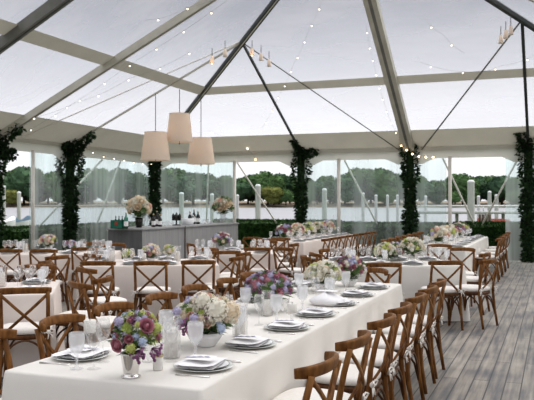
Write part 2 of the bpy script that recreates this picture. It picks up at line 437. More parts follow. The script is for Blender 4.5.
POSTS = [(XL, YB, 'in the far corner of the tent'), (XJ, YB, 'under the thin jack rafter of the back wall'), (XM, YB, 'under the wide middle rafter of the back wall'),
         (XK, YB, 'at the right end of the back hedge'), (XL, YJ, 'on the left wall beside the bar'), (XL, YL, 'at the left picture edge under the long rafter')]
for x, y, lb in POSTS + [(XL, YN, 'out of view on the left wall'), (XR, YB, 'at the right back corner')]:
    m = MB(); m.box((x, y, HE / 2), (0.12, 0.12, HE)); struct('pillar', m, M['aluminium'], 'aluminium tent post ' + lb)
def pole(x, y, r, label, h=2.95):
    m = MB(); m.tube([(x, y, 0), (x, y, h)], r, 10); struct('pillar', m, M['pole_white'], label, smooth=True)
pole(-9.43, YB - 0.05, 0.05, 'slim cream pole to the right of the hanging lamps')
pole(-6.04, YB - 0.05, 0.055, 'slim cream pole beside the middle of the back wall')
pole(-2.785, YB - 0.05, 0.05, 'slim white pole left of the open bay')
pole(XL + 0.05, 15.83, 0.045, 'slim white pole on the left wall beside the clear panel')

# clear vinyl sidewalls, hung in loose folds
def curtain(p0, p1, name, label, amp=0.018, seed=0, mat='vinyl'):
    p0 = Vector((*p0, 0)); p1 = Vector((*p1, 0)); L = (p1 - p0).length
    nrm = Vector((-(p1 - p0).y, (p1 - p0).x, 0)).normalized()
    n = max(8, int(L / 0.06)); m = MB(); vs = []
    zs = [3.0, 2.4, 1.6, 0.8, 0.02]
    for i in range(n + 1):
        d = L * i / n
        for j, z in enumerate(zs):
            a = amp * (0.55 + 0.2 * j)
            off = a * (noise.noise((d * 2.2 + seed, z * 0.25, seed)) + 0.5 * noise.noise((d * 6 + seed, z * 0.3, 3)))
            pt = p0.lerp(p1, i / n) + nrm * off
            vs.append((pt.x, pt.y, z))
    m.add(vs, [(5 * i + j, 5 * i + 5 + j, 5 * i + 6 + j, 5 * i + 1 + j) for i in range(n) for j in range(4)])
    struct(name, m, M[mat], label, smooth=True)
curtain((XL - 0.08, 15.85), (XL - 0.08, YJ), 'window_1', 'clear vinyl sidewall between the white pole and the ivy-wrapped post', seed=1)
curtain((XL - 0.08, YJ), (XL - 0.08, YB), 'window_2', 'clear vinyl sidewall behind the bar on the left wall', seed=2)
curtain((XL, YB + 0.09), (-9.43, YB + 0.09), 'window_3', 'clear vinyl sidewall beneath the hanging lamps', seed=3)
curtain((-7.45, YB + 0.09), (-6.04, YB + 0.09), 'window_4', 'clear vinyl sidewall right of the second garland', seed=4, amp=0.03, mat='vinyl_clear')
curtain((-6.04, YB + 0.09), (XM, YB + 0.09), 'window_5', 'clear vinyl sidewall left of the middle garland', seed=5, amp=0.02, mat='vinyl_clear')
curtain((XM, YB + 0.09), (-2.9, YB + 0.09), 'window_6', 'clear vinyl sidewall right of the middle garland', seed=6, mat='vinyl_clear')
curtain((-1.29, YB + 0.09), (XK + 0.1, YB + 0.09), 'window_7', 'narrow clear vinyl sidewall gathered at the right garland', seed=7, amp=0.1)
curtain((XK, YB + 0.09), (XR, YB + 0.09), 'window_8', 'clear vinyl sidewall right of the last garland', seed=8)
# the horizontal seam of the left sidewalls
m = MB(); m.tube([(XL - 0.04, 15.9, 1.55), (XL - 0.04, YB - 0.2, 1.55)], 0.018, 6); struct('trim_3', m, M['pole_white'], 'horizontal rail across the left clear sidewall', smooth=True)

# garlands wound round the posts
def garland(x, y, top, label, z0=0.0, rad=0.17, n=2300, arm=None, arm2=None, seed=1):
    rnd = random.Random(seed); g = MB()
    paths = [([Vector((x, y, z0)), Vector((x, y, top))], rad, n)]
    if arm: paths.append((arm, 0.10, int(n * 0.17)))
    if arm2: paths.append((arm2, 0.10, int(n * 0.15)))
    for pts, rd, cnt in paths:
        pts = [Vector(p) for p in pts]
        for i in range(cnt):
            t = rnd.random(); k = min(int(t * (len(pts) - 1)), len(pts) - 2); f = t * (len(pts) - 1) - k
            c = pts[k].lerp(pts[k + 1], f)
            bulge = 0.75 + 0.5 * noise.noise((c.z * 1.3 + seed, seed, c.x)) + (0.55 if len(paths) > 1 and rd == rad and c.z > HE - 0.9 else 0)
            a = rnd.uniform(0, 2 * PI); r0 = rd * bulge * math.sqrt(rnd.uniform(0.25, 1.15))
            ax = (pts[k + 1] - pts[k]).normalized()
            u = ax.cross(Vector((0.31, 0.95, 0.05))).normalized(); w = ax.cross(u)
            d = u * math.cos(a) + w * math.sin(a)
            g.leaf(c + d * r0, d + Vector((rnd.uniform(-.8, .8), rnd.uniform(-.8, .8), rnd.uniform(-1.2, .4))), rnd.uniform(0.07, 0.15), rnd.uniform(0.035, 0.07))
    g.tube([(x, y, z0 + .02 + (top - .15 - z0) * i / 12) for i in range(13)], .115, 8)
    t = thing('leaf_garland', label, 'garland', T(x, y, z0), 0, 'leaf garlands on the tent posts')
    lo = g.mesh('foliage', M['garland'])
    inv = Matrix.Translation(-T(x, y, z0)) @ Matrix.Rotation(TA, 4, 'Z')
    lo.transform(inv)
    obj('foliage', lo, t)
    st = MB(); st.tube([(0.09 * math.cos(i * 0.7), 0.09 * math.sin(i * 0.7), (top - z0) * i / 40) for i in range(41)], 0.012, 5)
    obj('vine_stem', st, t, mats=M['bark'])
    fl = MB()
    for i in range(7):
        a = rnd.uniform(0, 2 * PI); z = rnd.uniform(0.9, top - z0 - 0.1)
        fl.sphere((0.2 * math.cos(a), 0.2 * math.sin(a), z), rnd.uniform(0.012, 0.022), 6, 4)
    obj('blossoms', fl, t, mats=M['white_fl'])
garland(XL + .2, YB - .25, 3.25, 'dark leaf garland on the far corner post below the hanging lamps', seed=1)
garland(XJ, YB - 0.02, 3.45, 'dark leaf garland on the back post beside the pink flower table', seed=2, arm=[(XJ, YB, 3.1), (XJ - 0.1, YB - 0.5, 3.55)], arm2=[(XJ, YB - .1, 3.05), (XJ + 0.55, YB - 0.1, 3.2)])
garland(XM, YB - 0.02, 3.6, 'dark leaf garland under the wide rafter in the middle of the back wall', seed=3, arm=[(XM, YB - 0.1, 3.1), (XM - 0.05, YB - 0.5, 3.6)])
garland(XK, YB - 0.02, 3.55, 'dark leaf garland on the post at the right picture edge', seed=4, rad=0.2, arm=[(XK, YB, 3.1), (XK - 0.2, YB - 0.5, 3.6)])
garland(XL + 0.05, YJ, 3.4, 'dark leaf garland on the left wall post left of the bar', seed=5, rad=0.2, n=2600, arm=[(XL, YJ, 2.6), (XL + 0.3, YJ, 3.1), (XL + 0.8, YJ, 3.5)], arm2=[(XL, YJ, 2.9), (XL + .1, YJ - .35, 3.25)])
garland(XL + 0.05, YL, 3.4, 'dark leaf garland at the left picture edge under the long rafter', seed=6, arm=[(XL, YL, 2.75), (XL + 0.3, YL + .05, 3.15), (XL + 0.75, YL + .05, 3.4)], arm2=[(XL + .1, YL, 2.9), (XL + .25, YL + .45, 2.75)])

# string lights
bulb_me = MB(); bulb_me.sphere((0, 0, -0.03), 0.017, 8, 6); bulb_me = bulb_me.mesh('bulb', M['bulb'])
bulbw_me = MB(); bulbw_me.sphere((0, 0, -0.035), 0.03, 8, 6); bulbw_me = bulbw_me.mesh('bulb', M['bulb_warm'])
sock_me = MB(); sock_me.lathe([(0.0, 0.0), (0.012, 0.0), (0.012, -0.022), (0.0, -0.022)], 8); sock_me = sock_me.mesh('socket', M['cable'])
def strand(pts, gap, label, me=None, sag=0.06, phase=0.4):
    """pts in tent plan; bulbs hang every gap metres"""
    pts = [T(*p) for p in pts]
    t = thing('string_lights', label, 'string lights', pts[0], 0, 'string lights under the tent roof')
    full = []
    for i in range(len(pts) - 1):
        for k in range(8):
            f = k / 8; full.append(pts[i].lerp(pts[i + 1], f) - Vector((0, 0, sag * math.sin(PI * f))) - pts[0])
    full.append(pts[-1] - pts[0])
    w = MB(); w.tube(full, 0.0022, 4); obj('wire', w, t, mats=M['wire'])
    d = gap * phase
    for i in range(len(full) - 1):
        a, b = full[i], full[i + 1]; L = (b - a).length; s = 0
        while s + d <= L:
            s += d; p = a.lerp(b, s / L); d = gap
            o = obj('bulb', me or bulb_me, t, p); k = obj('socket', sock_me, o)
        d -= (L - s)
def below(x, y, dz=0.3): return (x, y, roof_z(x, y) - dz)
def ray_roof(px, py, dz=0.12):
    """the point of the back roof slope seen at a pixel, in tent plan"""
    lo, hi = 5.0, 30.0
    def f(Y):
        X = (px - 267) / F * Y; z = CAM_H + (HZ - py) / F * Y
        x = X * cs + Y * sn; yy = -X * sn + Y * cs
        return z - (roof_z(x, yy) - dz), (x, yy, z)
    for _ in range(50):
        mid = (lo + hi) / 2
        if f(mid)[0] < 0: lo = mid
        else: hi = mid
    return f(lo)[1]
strand([ray_roof(*p) for p in ((330, -20), (308, 32), (294, 63), (279, 95), (262, 128))], 0.62, 'string lights on the back slope left of the wide rafter')
strand([ray_roof(*p) for p in ((366, 25), (373, 60), (384, 102), (396, 132))], 0.5, 'string lights running close to the wide middle rafter')
strand([ray_roof(*p) for p in ((424, 17), (443, 34), (465, 53))], 0.75, 'short run of string lights high between the wide rafter and the right cable')
strand([(XL + .5, YA - .12, HE + .05), below(XL + 3.5, YA - .12), below(XL + 6.5, YA - .12)], 0.75, 'string lights along the long rafter of the left slope')
strand([ray_roof(*p) for p in ((20, 120), (75, 103), (130, 78), (190, 52))], 0.8, 'string lights crossing the left slope to the hip')
strand([(XL + 2.2, YB - .5, 3.9), (XL + 3.4, YB - .3, 3.45), (XL + 3.7, YB - .2, 3.0)], 0.42, 'short amber string lights beside the right hanging lamp', bulbw_me, sag=0.02)
strand([(XM - 0.25, YB - .35, 3.35), (XM + 0.2, YB - .35, 3.0), (XM + 0.75, YB - .3, 2.95)], 0.2, 'short amber string lights on the middle garland', bulbw_me, sag=0.02)
strand([(XL + .3, YJ + .5, 3.1), (XL + .3, 19.5, 2.95), (XL + .3, 21.5, 2.9)], 0.55, 'string lights under the left eave behind the bar', bulb_me)
strand([ray_roof(*p) for p in ((145, 20), (185, 8), (235, -12))], 0.7, 'string lights high on the left roof slope')
strand([ray_roof(*p) for p in ((540, 52), (500, 66), (470, 72), (420, 62))], 0.8, 'string lights beneath the seam band at the right')

# small clear hanging lights by the hip joint
can = MB(); can.lathe([(0.0, 0.0), (0.035, 0.0), (0.055, -0.17), (0.06, -0.19), (0.05, -0.19), (0.0, -0.03)], 14)
for k, (px, py) in enumerate(((212, 57), (225, 50), (252, 49), (261, 54), (269, 60), (501, 36), (506, 31), (511, 27))):
    p = ray_roof(px, py - 1, 0.2)
    t = thing('spotlight', ['pale can spotlight at the far left of the hip joint', 'pale can spotlight just left of the hip joint', 'orange-lit can spotlight just right of the hip joint', 'pale pink can spotlight second right of the hip joint', 'pale pink can spotlight third right of the hip joint', 'pale can spotlight under the right cable, lowest of three', 'pale can spotlight under the right cable, middle of three', 'pale can spotlight under the right cable, highest of three'][k], 'spotlight', T(*p), 0, 'can spotlights at the roof joints')
    obj('shade', can, t, mats=M['shade'])
    b = MB(); b.sphere((0, 0, -0.17), 0.03, 8, 6); obj('bulb', b, t, mats=M['bulb_warm'] if k in (0, 2) else M['candle'])
    w = MB(); w.tube([(0, 0, 0), (0, 0, 0.2)], 0.008, 5); obj('hanging_hook', w, t, mats=M['cable'])

# pendant lamps
def pendant(x, y, ztop, zbot, rb, rt, label):
    t = thing('pendant_lamp', label, 'pendant lamp', T(x, y, zbot), 0, 'linen pendant lamps over the bar')
    h = ztop - zbot
    m = MB(); m.lathe([(rb, 0), (rt, h)], 32); m.lathe([(rb - .012, 0), (rt - .012, h)], 32)
    obj('lamp_shade', m, t, mats=M['shade'])
    m = MB()
    for r, z in ((rt, h),):
        m.tube([((r + .002) * math.cos(a * PI / 16), (r + .002) * math.sin(a * PI / 16), z) for a in range(33)], 0.009, 5, cap=False)
    for a in range(3):
        m.tube([(0, 0, h), (rt * math.cos(a * 2.09), rt * math.sin(a * 2.09), h)], 0.006, 5)
    obj('shade_ring', m, t, mats=M['shade'])
    m = MB(); m.tube([(0, 0, h - .2), (0, 0, roof_z(x, y) - 0.05 - zbot)], 0.009, 6); obj('cord', m, t, mats=M['cable'])
    m = MB(); m.sphere((0, 0, h * 0.45), 0.06, 10, 8); obj('bulb', m, t, mats=M['bulb_warm'])
    m = MB(); m.tube([(0, 0, h * 0.5), (0, 0, -0.035)], 0.006, 5); m.sphere((0, 0, -0.045), 0.018, 8, 6); obj('pull_knob', m, t, mats=M['cable'])
def x_on(px, y):
    k = (px - 267) / F
    # (x c - y s)/(x s + y c) = k
    return (k * y * cs + y * sn) / (cs - k * sn)
pendant(x_on(155.5, 17.7), 17.7, 3.48, 2.74, 0.39, 0.29, 'beige linen pendant lamp, the lower one at the left of three')
pendant(x_on(179.5, 18.3), 18.3, 4.02, 3.26, 0.36, 0.275, 'beige linen pendant lamp, the highest of three in the middle')
pendant(-9.43, 19.58, 3.47, 2.73, 0.40, 0.30, 'beige linen pendant lamp, the one at the right of three')

# guy lines outside
for k, (a, b, lb) in enumerate((((-3.0, YB + .1, 2.9), (-1.9, YB + 2.3, 0.0), 'white guy strap right of the slim pole by the open bay'),
                   ((-0.9, YB + .1, 2.95), (-2.6, YB + 2.2, 0.0), 'white guy strap left of the right garland'),
                   ((-9.4, YB + .1, 2.9), (-8.2, YB + 2.2, 0.0), 'white guy strap in the open bay right of the lamps'),
                   ((-10.4, YB + .1, 2.95), (-11.5, YB + 2.2, 0.0), 'white guy strap behind the clear wall below the lamps'),
                   ((XL - .1, 15.0, 2.9), (XL - 2.0, 16.8, 0.0), 'white guy strap outside the left wall'),
                   ((XL - .1, 19.2, 2.9), (XL - 2.2, 17.6, 0.0), 'white guy strap outside behind the left garland'),
                   ((XL - .1, 20.2, 2.9), (XL - 2.0, 21.2, 0.0), 'white guy strap outside behind the bar'),
                   ((-5.9, YB + .1, 2.9), (-4.9, YB + 2.2, 0.0), 'white guy strap behind the wall beside the middle pole'))):
    m = MB(); m.tube([T(*a) - T(*b), (0, 0, 0)], 0.028, 6)
    s = obj('guy_strap', m, None, T(*b), mats=M['pole_white']); tag(s, lb, 'guy strap', 'guy straps outside the tent')

# ================================================================== OUTSIDE
m = MB(); m.box((-6, 20, -0.13), (110, 70, 0.04)); struct('ground', m, M['lawn'], 'lawn around the tent', rz=0)
m = MB(); m.add([(-500, 40, -0.9), (500, 40, -0.9), (500, 440, -0.9), (-500, 440, -0.9)], [(0, 1, 2, 3)]); struct('water', m, M['water'], 'pale calm water beyond the lawn', rz=0)
m = MB(); n = 60; vs = []
for i in range(n + 1):
    x = -420 + 840 * i / n
    vs += [(x, 415 + 8 * noise.noise((x * .02, 0, 0)), -1.0), (x, 430, 0.6 + 0.7 * noise.noise((x * .03, 2, 0))), (x, 520, 3.0)]
m.add(vs, [(3 * i + j, 3 * i + 3 + j, 3 * i + 4 + j, 3 * i + 1 + j) for i in range(n) for j in (0, 1)])
struct('land', m, M['sand'], 'far sandy shore across the water', rz=0)

# hedges
def hedge(p0, p1, w, h, label, n, seed):
    rnd = random.Random(seed); p0 = Vector((*p0, 0)); p1 = Vector((*p1, 0)); d = p1 - p0; L = d.length
    t = thing('boxwood_hedge', label, 'hedge', (p0 + p1) / 2, math.atan2(d.y, d.x), 'clipped hedges outside the tent')
    m = MB(); nx = max(4, int(L / 0.25)); vs = []
    prof = [(-w / 2, 0), (-w / 2, h * .5), (-w / 2, h * .93), (-w * .3, h), (w * .3, h), (w / 2, h * .93), (w / 2, h * .5), (w / 2, 0)]
    for i in range(nx + 1):
        x = -L / 2 + L * i / nx
        for yy, z in prof:
            k = 0.05 * noise.noise((x * 3, yy * 4 + seed, z * 4)); vs.append((x, yy + k, z + k if z > 0 else -0.1))
    q = len(prof)
    m.add(vs, [(q * i + j, q * i + q + j, q * i + q + 1 + j, q * i + 1 + j) for i in range(nx) for j in range(q - 1)] + [tuple(range(q)), tuple(reversed([nx * q + j for j in range(q)]))])
    for i in range(n):
        x = rnd.uniform(-L / 2, L / 2); f = rnd.random()
        if f < 0.4: p = (x, rnd.uniform(-w / 2, w / 2), h); nd = Vector((0, 0, 1))
        else: p = (x, -w / 2 if rnd.random() < .8 else w / 2, rnd.uniform(0.05, h)); nd = Vector((0, -1 if p[1] < 0 else 1, 0.2))
        m.leaf(p, nd + Vector((rnd.uniform(-1, 1), rnd.uniform(-1, 1), rnd.uniform(-1, 1))), rnd.uniform(.05, .11), rnd.uniform(.03, .06))
    obj('foliage', m, t, mats=M['hedge'], smooth=False)
    s = MB()
    for i in range(int(L / 0.6)): s.tube([(-L / 2 + .3 + i * .6, 0, -0.1), (-L / 2 + .3 + i * .6, 0, h * .6)], 0.03, 5)
    obj('stems', s, t, mats=M['bark'])
hedge(T(-10.9, YB + 1.9)[:2], T(-6.6, YB + 1.9)[:2], 0.9, 1.0, 'clipped green hedge behind the open bay right of the bar', 5000, 1)
hedge(T(-6.5, YB + 1.9)[:2], T(-2.95, YB + 1.9)[:2], 0.9, 0.95, 'clipped green hedge behind the middle back clear wall', 4500, 2)
hedge(T(-2.9, YB + 1.9)[:2], T(-0.85, YB + 1.9)[:2], 0.9, 0.98, 'clipped green hedge behind the open bay at the right', 3500, 3)
hedge(T(XL - 1.7, 13.2)[:2], T(XL - 1.7, 16.6)[:2], 0.9, 0.95, 'clipped green hedge behind the opening at the left picture edge', 4000, 4)
hedge(T(XL - 1.7, 16.7)[:2], T(XL - 1.7, 23.6)[:2], 0.9, 0.9, 'clipped green hedge behind the left clear walls', 5000, 5)
# a round shrub at the right gap
t = thing('round_shrub', 'small round green shrub on the lawn at the right gap', 'shrub', T(-1.0, YB + 1.05, -0.1), 0)
m = MB(); rnd = random.Random(4)
m.sphere((0, 0, .3), .26, 14, 10)
for i in range(700):
    v = Vector((rnd.gauss(0, 1), rnd.gauss(0, 1), rnd.gauss(0, 1))).normalized(); m.leaf(v * .27 + Vector((0, 0, .3)), v + Vector((rnd.uniform(-.8, .8), rnd.uniform(-.8, .8), rnd.uniform(-.8, .8))), .07, .04)
obj('foliage', m, t, mats=M['hedge'], smooth=False)
m = MB(); m.tube([(0, 0, 0), (0, 0, .3)], .03, 6); obj('stem', m, t, mats=M['bark'])

# trees across the water
def tree_crown(seed, tall):
    rnd = random.Random(seed); m = MB()
    blobs = [(0, 0, 0.62, 0.36)] + [(rnd.uniform(-.33, .33), rnd.uniform(-.25, .25), rnd.uniform(0.35, 0.85), rnd.uniform(0.16, 0.27)) for _ in range(9)]
    for x, y, z, r in blobs:
        o = len(m.v); m.sphere((x, y, z), r, 16, 11)
        for i in range(o, len(m.v)):
            p = Vector(m.v[i]); c = Vector((x, y, z)); d = p - c
            k = 1 + 0.28 * noise.noise(p * 9 + Vector((seed, 0, 0))) + 0.2 * noise.noise(p * 22)
            m.v[i] = tuple(c + d * k)
        for i in range(160):
            v = Vector((rnd.gauss(0, 1), rnd.gauss(0, 1), rnd.gauss(0, 1))).normalized()
            m.leaf(Vector((x, y, z)) + v * r * 1.02, v + Vector((rnd.uniform(-1, 1), rnd.uniform(-1, 1), rnd.uniform(-.5, 1))), .07, .05)
    return m
crowns = {}
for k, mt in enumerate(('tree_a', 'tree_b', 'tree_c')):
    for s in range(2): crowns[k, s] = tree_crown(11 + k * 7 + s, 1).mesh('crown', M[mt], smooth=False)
trunk_me = MB(); trunk_me.tube([(0, 0, 0), (0.01, 0, .3), (0, 0.01, .6)], [.035, .025, .015], 7); trunk_me.tube([(0.01, 0, .3), (.15, .03, .55)], [.018, .008], 6); trunk_me = trunk_me.mesh('trunk', M['bark'])
def tree(px, top, kind, label, D=430, s=0, wide=1.0, base=0.3):
    z = CAM_H + (HZ - top) / F * D - base
    r = thing('broadleaf_tree', label, 'tree', (at(px, D), D, base), 0, 'trees across the water')
    o = obj('crown', crowns[kind, s], r); q = obj('trunk', trunk_me, r)
    r.scale = (z * wide, z * wide, z); r.rotation_euler[2] = px * 1.7
TREES = [  # column, top row, kind, width
    (-14, 172, 1, 1.3), (2, 174, 0, 1.1), (14, 171, 1, 1.0), (24, 167, 0, 1.0), (34, 170, 1, 1.1), (48, 177, 0, 1.2), (60, 174, 1, 1.2), (76, 175, 0, 1.3), (92, 171, 1, 1.2),
    (106, 177, 0, 1.2), (120, 170, 0, 1.3), (134, 175, 1, 1.2), (148, 179, 0, 1.2), (163, 174, 0, 1.2), (178, 171, 1, 1.3), (193, 173, 0, 1.3), (208, 175, 0, 1.2), (222, 178, 1, 1.2), (236, 181, 0, 1.1),
    (248, 177, 1, 1.1), (258, 175, 0, 1.1), (268, 174, 1, 1.1), (279, 175, 0, 1.1), (290, 176, 0, 1.0), (304, 178, 1, 1.0), (317, 181, 0, 1.0), (330, 178, 1, 1.1),
    (345, 175, 0, 1.1), (357, 171, 1, 1.2), (371, 170, 0, 1.2), (385, 171, 1, 1.2), (399, 174, 0, 1.2), (413, 178, 1, 1.2), (427, 182, 0, 1.1), (440, 182, 1, 1.1), (452, 178, 0, 1.1), (463, 176, 1, 1.2),
    (476, 177, 0, 1.2), (489, 178, 1, 1.2), (502, 176, 0, 1.2), (515, 179, 1, 1.1), (528, 177, 0, 1.2), (541, 178, 1, 1.2), (556, 180, 0, 1.2)]
def nth(n):
    tens = ['', '', 'twenty', 'thirty', 'forty']; tth = ['', '', 'twentieth', 'thirtieth', 'fortieth']
    low = ORD + ['thirteenth', 'fourteenth', 'fifteenth', 'sixteenth', 'seventeenth', 'eighteenth', 'nineteenth']
    if n < 20: return low[n - 1]
    return tth[n // 10] if n % 10 == 0 else tens[n // 10] + '-' + low[n % 10 - 1]
for i, (px, top, k, w) in enumerate(TREES):
    tree(px, top, k, '%s shoreline tree, %s from the left end of the far tree line' % (('dark green', 'mid green')[k], nth(i + 1)), 430 + 14 * (i % 3), i % 2, w)
for i, (px, top, w, lb) in enumerate(((274, 187, 1.5, 'low yellow-green tree at the waterline left of the second garland'), (286, 190, 1.2, 'smaller olive tree beside the yellow-green one at the waterline'), (12, 190, 1.3, 'low yellow-green tree at the waterline at the left picture edge'), (455, 192, 1.4, 'low olive tree on the far shore left of the open bay'), (512, 192, 1.3, 'low olive tree on the far shore by the right garland'))):
    tree(px, top, 2 if i in (0, 2) else 1, lb, 418, i % 2, w)

# pilings and dock
def piling(px, top, w, D, label):
    z0 = -1.6; z1 = CAM_H + (HZ - top) / F * D; r = w / F * D / 2
    t = thing('dock_piling', label, 'piling', (at(px, D), D, z0), 0, 'pale dock pilings in the water')
    m = MB(); m.lathe([(r, 0), (r * 1.0, (z1 - z0) * .5), (r * .96, z1 - z0 - .05)], 12)
    obj('shaft', m, t, mats=M['piling'])
    m = MB(); m.lathe([(r * 1.02, z1 - z0 - .08), (r * 1.0, z1 - z0 - .02), (r * .5, z1 - z0 + r * .3), (0.001, z1 - z0 + r * .35)], 12)
    obj('cap', m, t, mats=M['boat_white'])
for a in ((471, 181, 7.5, 42, 'broad pale piling, the tallest in the open bay at the right'), (478.5, 196, 3.2, 60, 'thin pale piling right next to the tallest one'), (489.5, 191.5, 4, 52, 'pale piling midway between the tallest one and the right garland'),
          (496.5, 195, 4, 54, 'pale piling nearest the right clear panel'), (425.5, 196, 3.2, 60, 'thin pale piling right of the middle garland'), (363, 193, 3.2, 56, 'pale piling fourth left of the middle garland'), (376, 195, 3, 58, 'pale piling third left of the middle garland'),
          (387.5, 195, 2.8, 60, 'pale piling second left of the middle garland'), (397.5, 195, 2.8, 60, 'pale piling close left of the middle garland'), (324.5, 189, 5, 46, 'wide pale piling between the second garland and the cream pole'),
          (258, 185, 5.5, 44, 'wide pale piling in the open bay right of the bar'), (237.5, 195, 3, 58, 'thin pale piling by the cream pole right of the lamps'), (212, 194, 4, 52, 'pale piling behind the bouquet at the far bar end'), (181.5, 193, 5, 48, 'pale piling behind the clear wall above the bar'),
          (19, 192, 4, 46, 'pale piling in the opening at the left picture edge'), (4, 186, 3.5, 50, 'pale piling at the very left picture edge')):
    piling(*a)
t = thing('dock', 'low pale dock deck with rail beyond the hedge at the right', 'dock', (at(480, 46), 46, -0.9))
m = MB(); m.box((0, 0, 1.95), (8.5, 1.6, 0.16)); obj('deck', m, t, mats=M['piling'])
for x in (-4, -1.4, 1.4, 4):
    m = MB(); m.tube([(x, 0, -.5), (x, 0, 1.9)], .1, 8); obj('support_post', m, t, mats=M['piling'])
m = MB(); m.tube([(-4.2, -.7, 2.35), (4.2, -.7, 2.35)], .05, 6)
for x in (-4, -2, 0, 2, 4): m.tube([(x, -.7, 2.0), (x, -.7, 2.35)], .04, 6)
obj('rail', m, t, mats=M['boat_white'])
def lawn_chair(px, D, top, mat, label, s=1.0):
    z = CAM_H + (HZ - top) / F * D
    t = thing('outdoor_chair', label, 'outdoor chair', (at(px, D), D, -0.11), 0, 'outdoor chairs beyond the hedge')
    h = z + .11
    m = MB(); m.box((0, 0, h * .45), (.5 * s, .5, .05)); obj('seat', m, t, mats=M[mat])
    m = MB()
    for k in range(4): m.box((-.18 * s + .12 * s * k, -.24, h * .72), (.1 * s, .03, h * .55))
    obj('backrest', m, t, mats=M[mat])
    for x in (-.22 * s, .22 * s):
        for y in (-.22, .22):
            m = MB(); m.box((x, y, h * .22), (.05, .05, h * .44)); obj('leg', m, t, mats=M[mat])
lawn_chair(483, 29, 214, 'brown', 'dark brown high-backed outdoor chair above the right hedge', 1.0)
lawn_chair(478.5, 30, 218, 'terracotta', 'small red outdoor chair left of the dark brown one', .5)
lawn_chair(493, 30, 218.5, 'terracotta', 'small red outdoor chair right of the dark brown one', .6)
lawn_chair(498, 31, 218.5, 'terracotta', 'small red outdoor chair near the right clear panel', .5)
lawn_chair(504.5, 30, 219, 'terracotta', 'small red outdoor chair at the edge of the right clear panel', .5)
def boat(px, D, z, L, label, mat):
    t = thing('small_boat', label, 'boat', (at(px, D), D, z), R(12), 'boats beyond the left hedge')
    m = MB(); n = 12; vs = []
    for i in range(n + 1):
        f = i / n; w = .55 * math.sin(PI * min(1, f * .75 + .25)) ** .6 if f < 1 else .02
        x = -L / 2 + L * f
        vs += [(x, -w, .75 + .2 * f), (x, -w * .7, .2), (x, 0, 0 + .15 * f * f), (x, w * .7, .2), (x, w, .75 + .2 * f)]
    m.add(vs, [(5 * i + j, 5 * i + 5 + j, 5 * i + 6 + j, 5 * i + 1 + j) for i in range(n) for j in range(4)] + [(0, 1, 2, 3, 4)])
    obj('hull', m, t, mats=M['boat_white'])
    m = MB(); vs = []
    for i in range(n + 1):
        f = i / n; w = .56 * math.sin(PI * min(1, f * .75 + .25)) ** .6 if f < 1 else .02
        x = -L / 2 + L * f; vs += [(x, -w, .76 + .2 * f), (x, 0, 1.05 + .1 * math.sin(f * 9)), (x, w, .76 + .2 * f)]
    m.add(vs, [(3 * i + j, 3 * i + 3 + j, 3 * i + 4 + j, 3 * i + 1 + j) for i in range(n) for j in range(2)])
    obj('cover', m, t, mats=M[mat])
boat(4, 34, -0.1, 1.0, 'small boat with a pale cover above the left hedge', 'boat_white')
boat(20, 35, -0.1, 1.0, 'small boat with a blue cover above the left hedge', 'boat_blue')

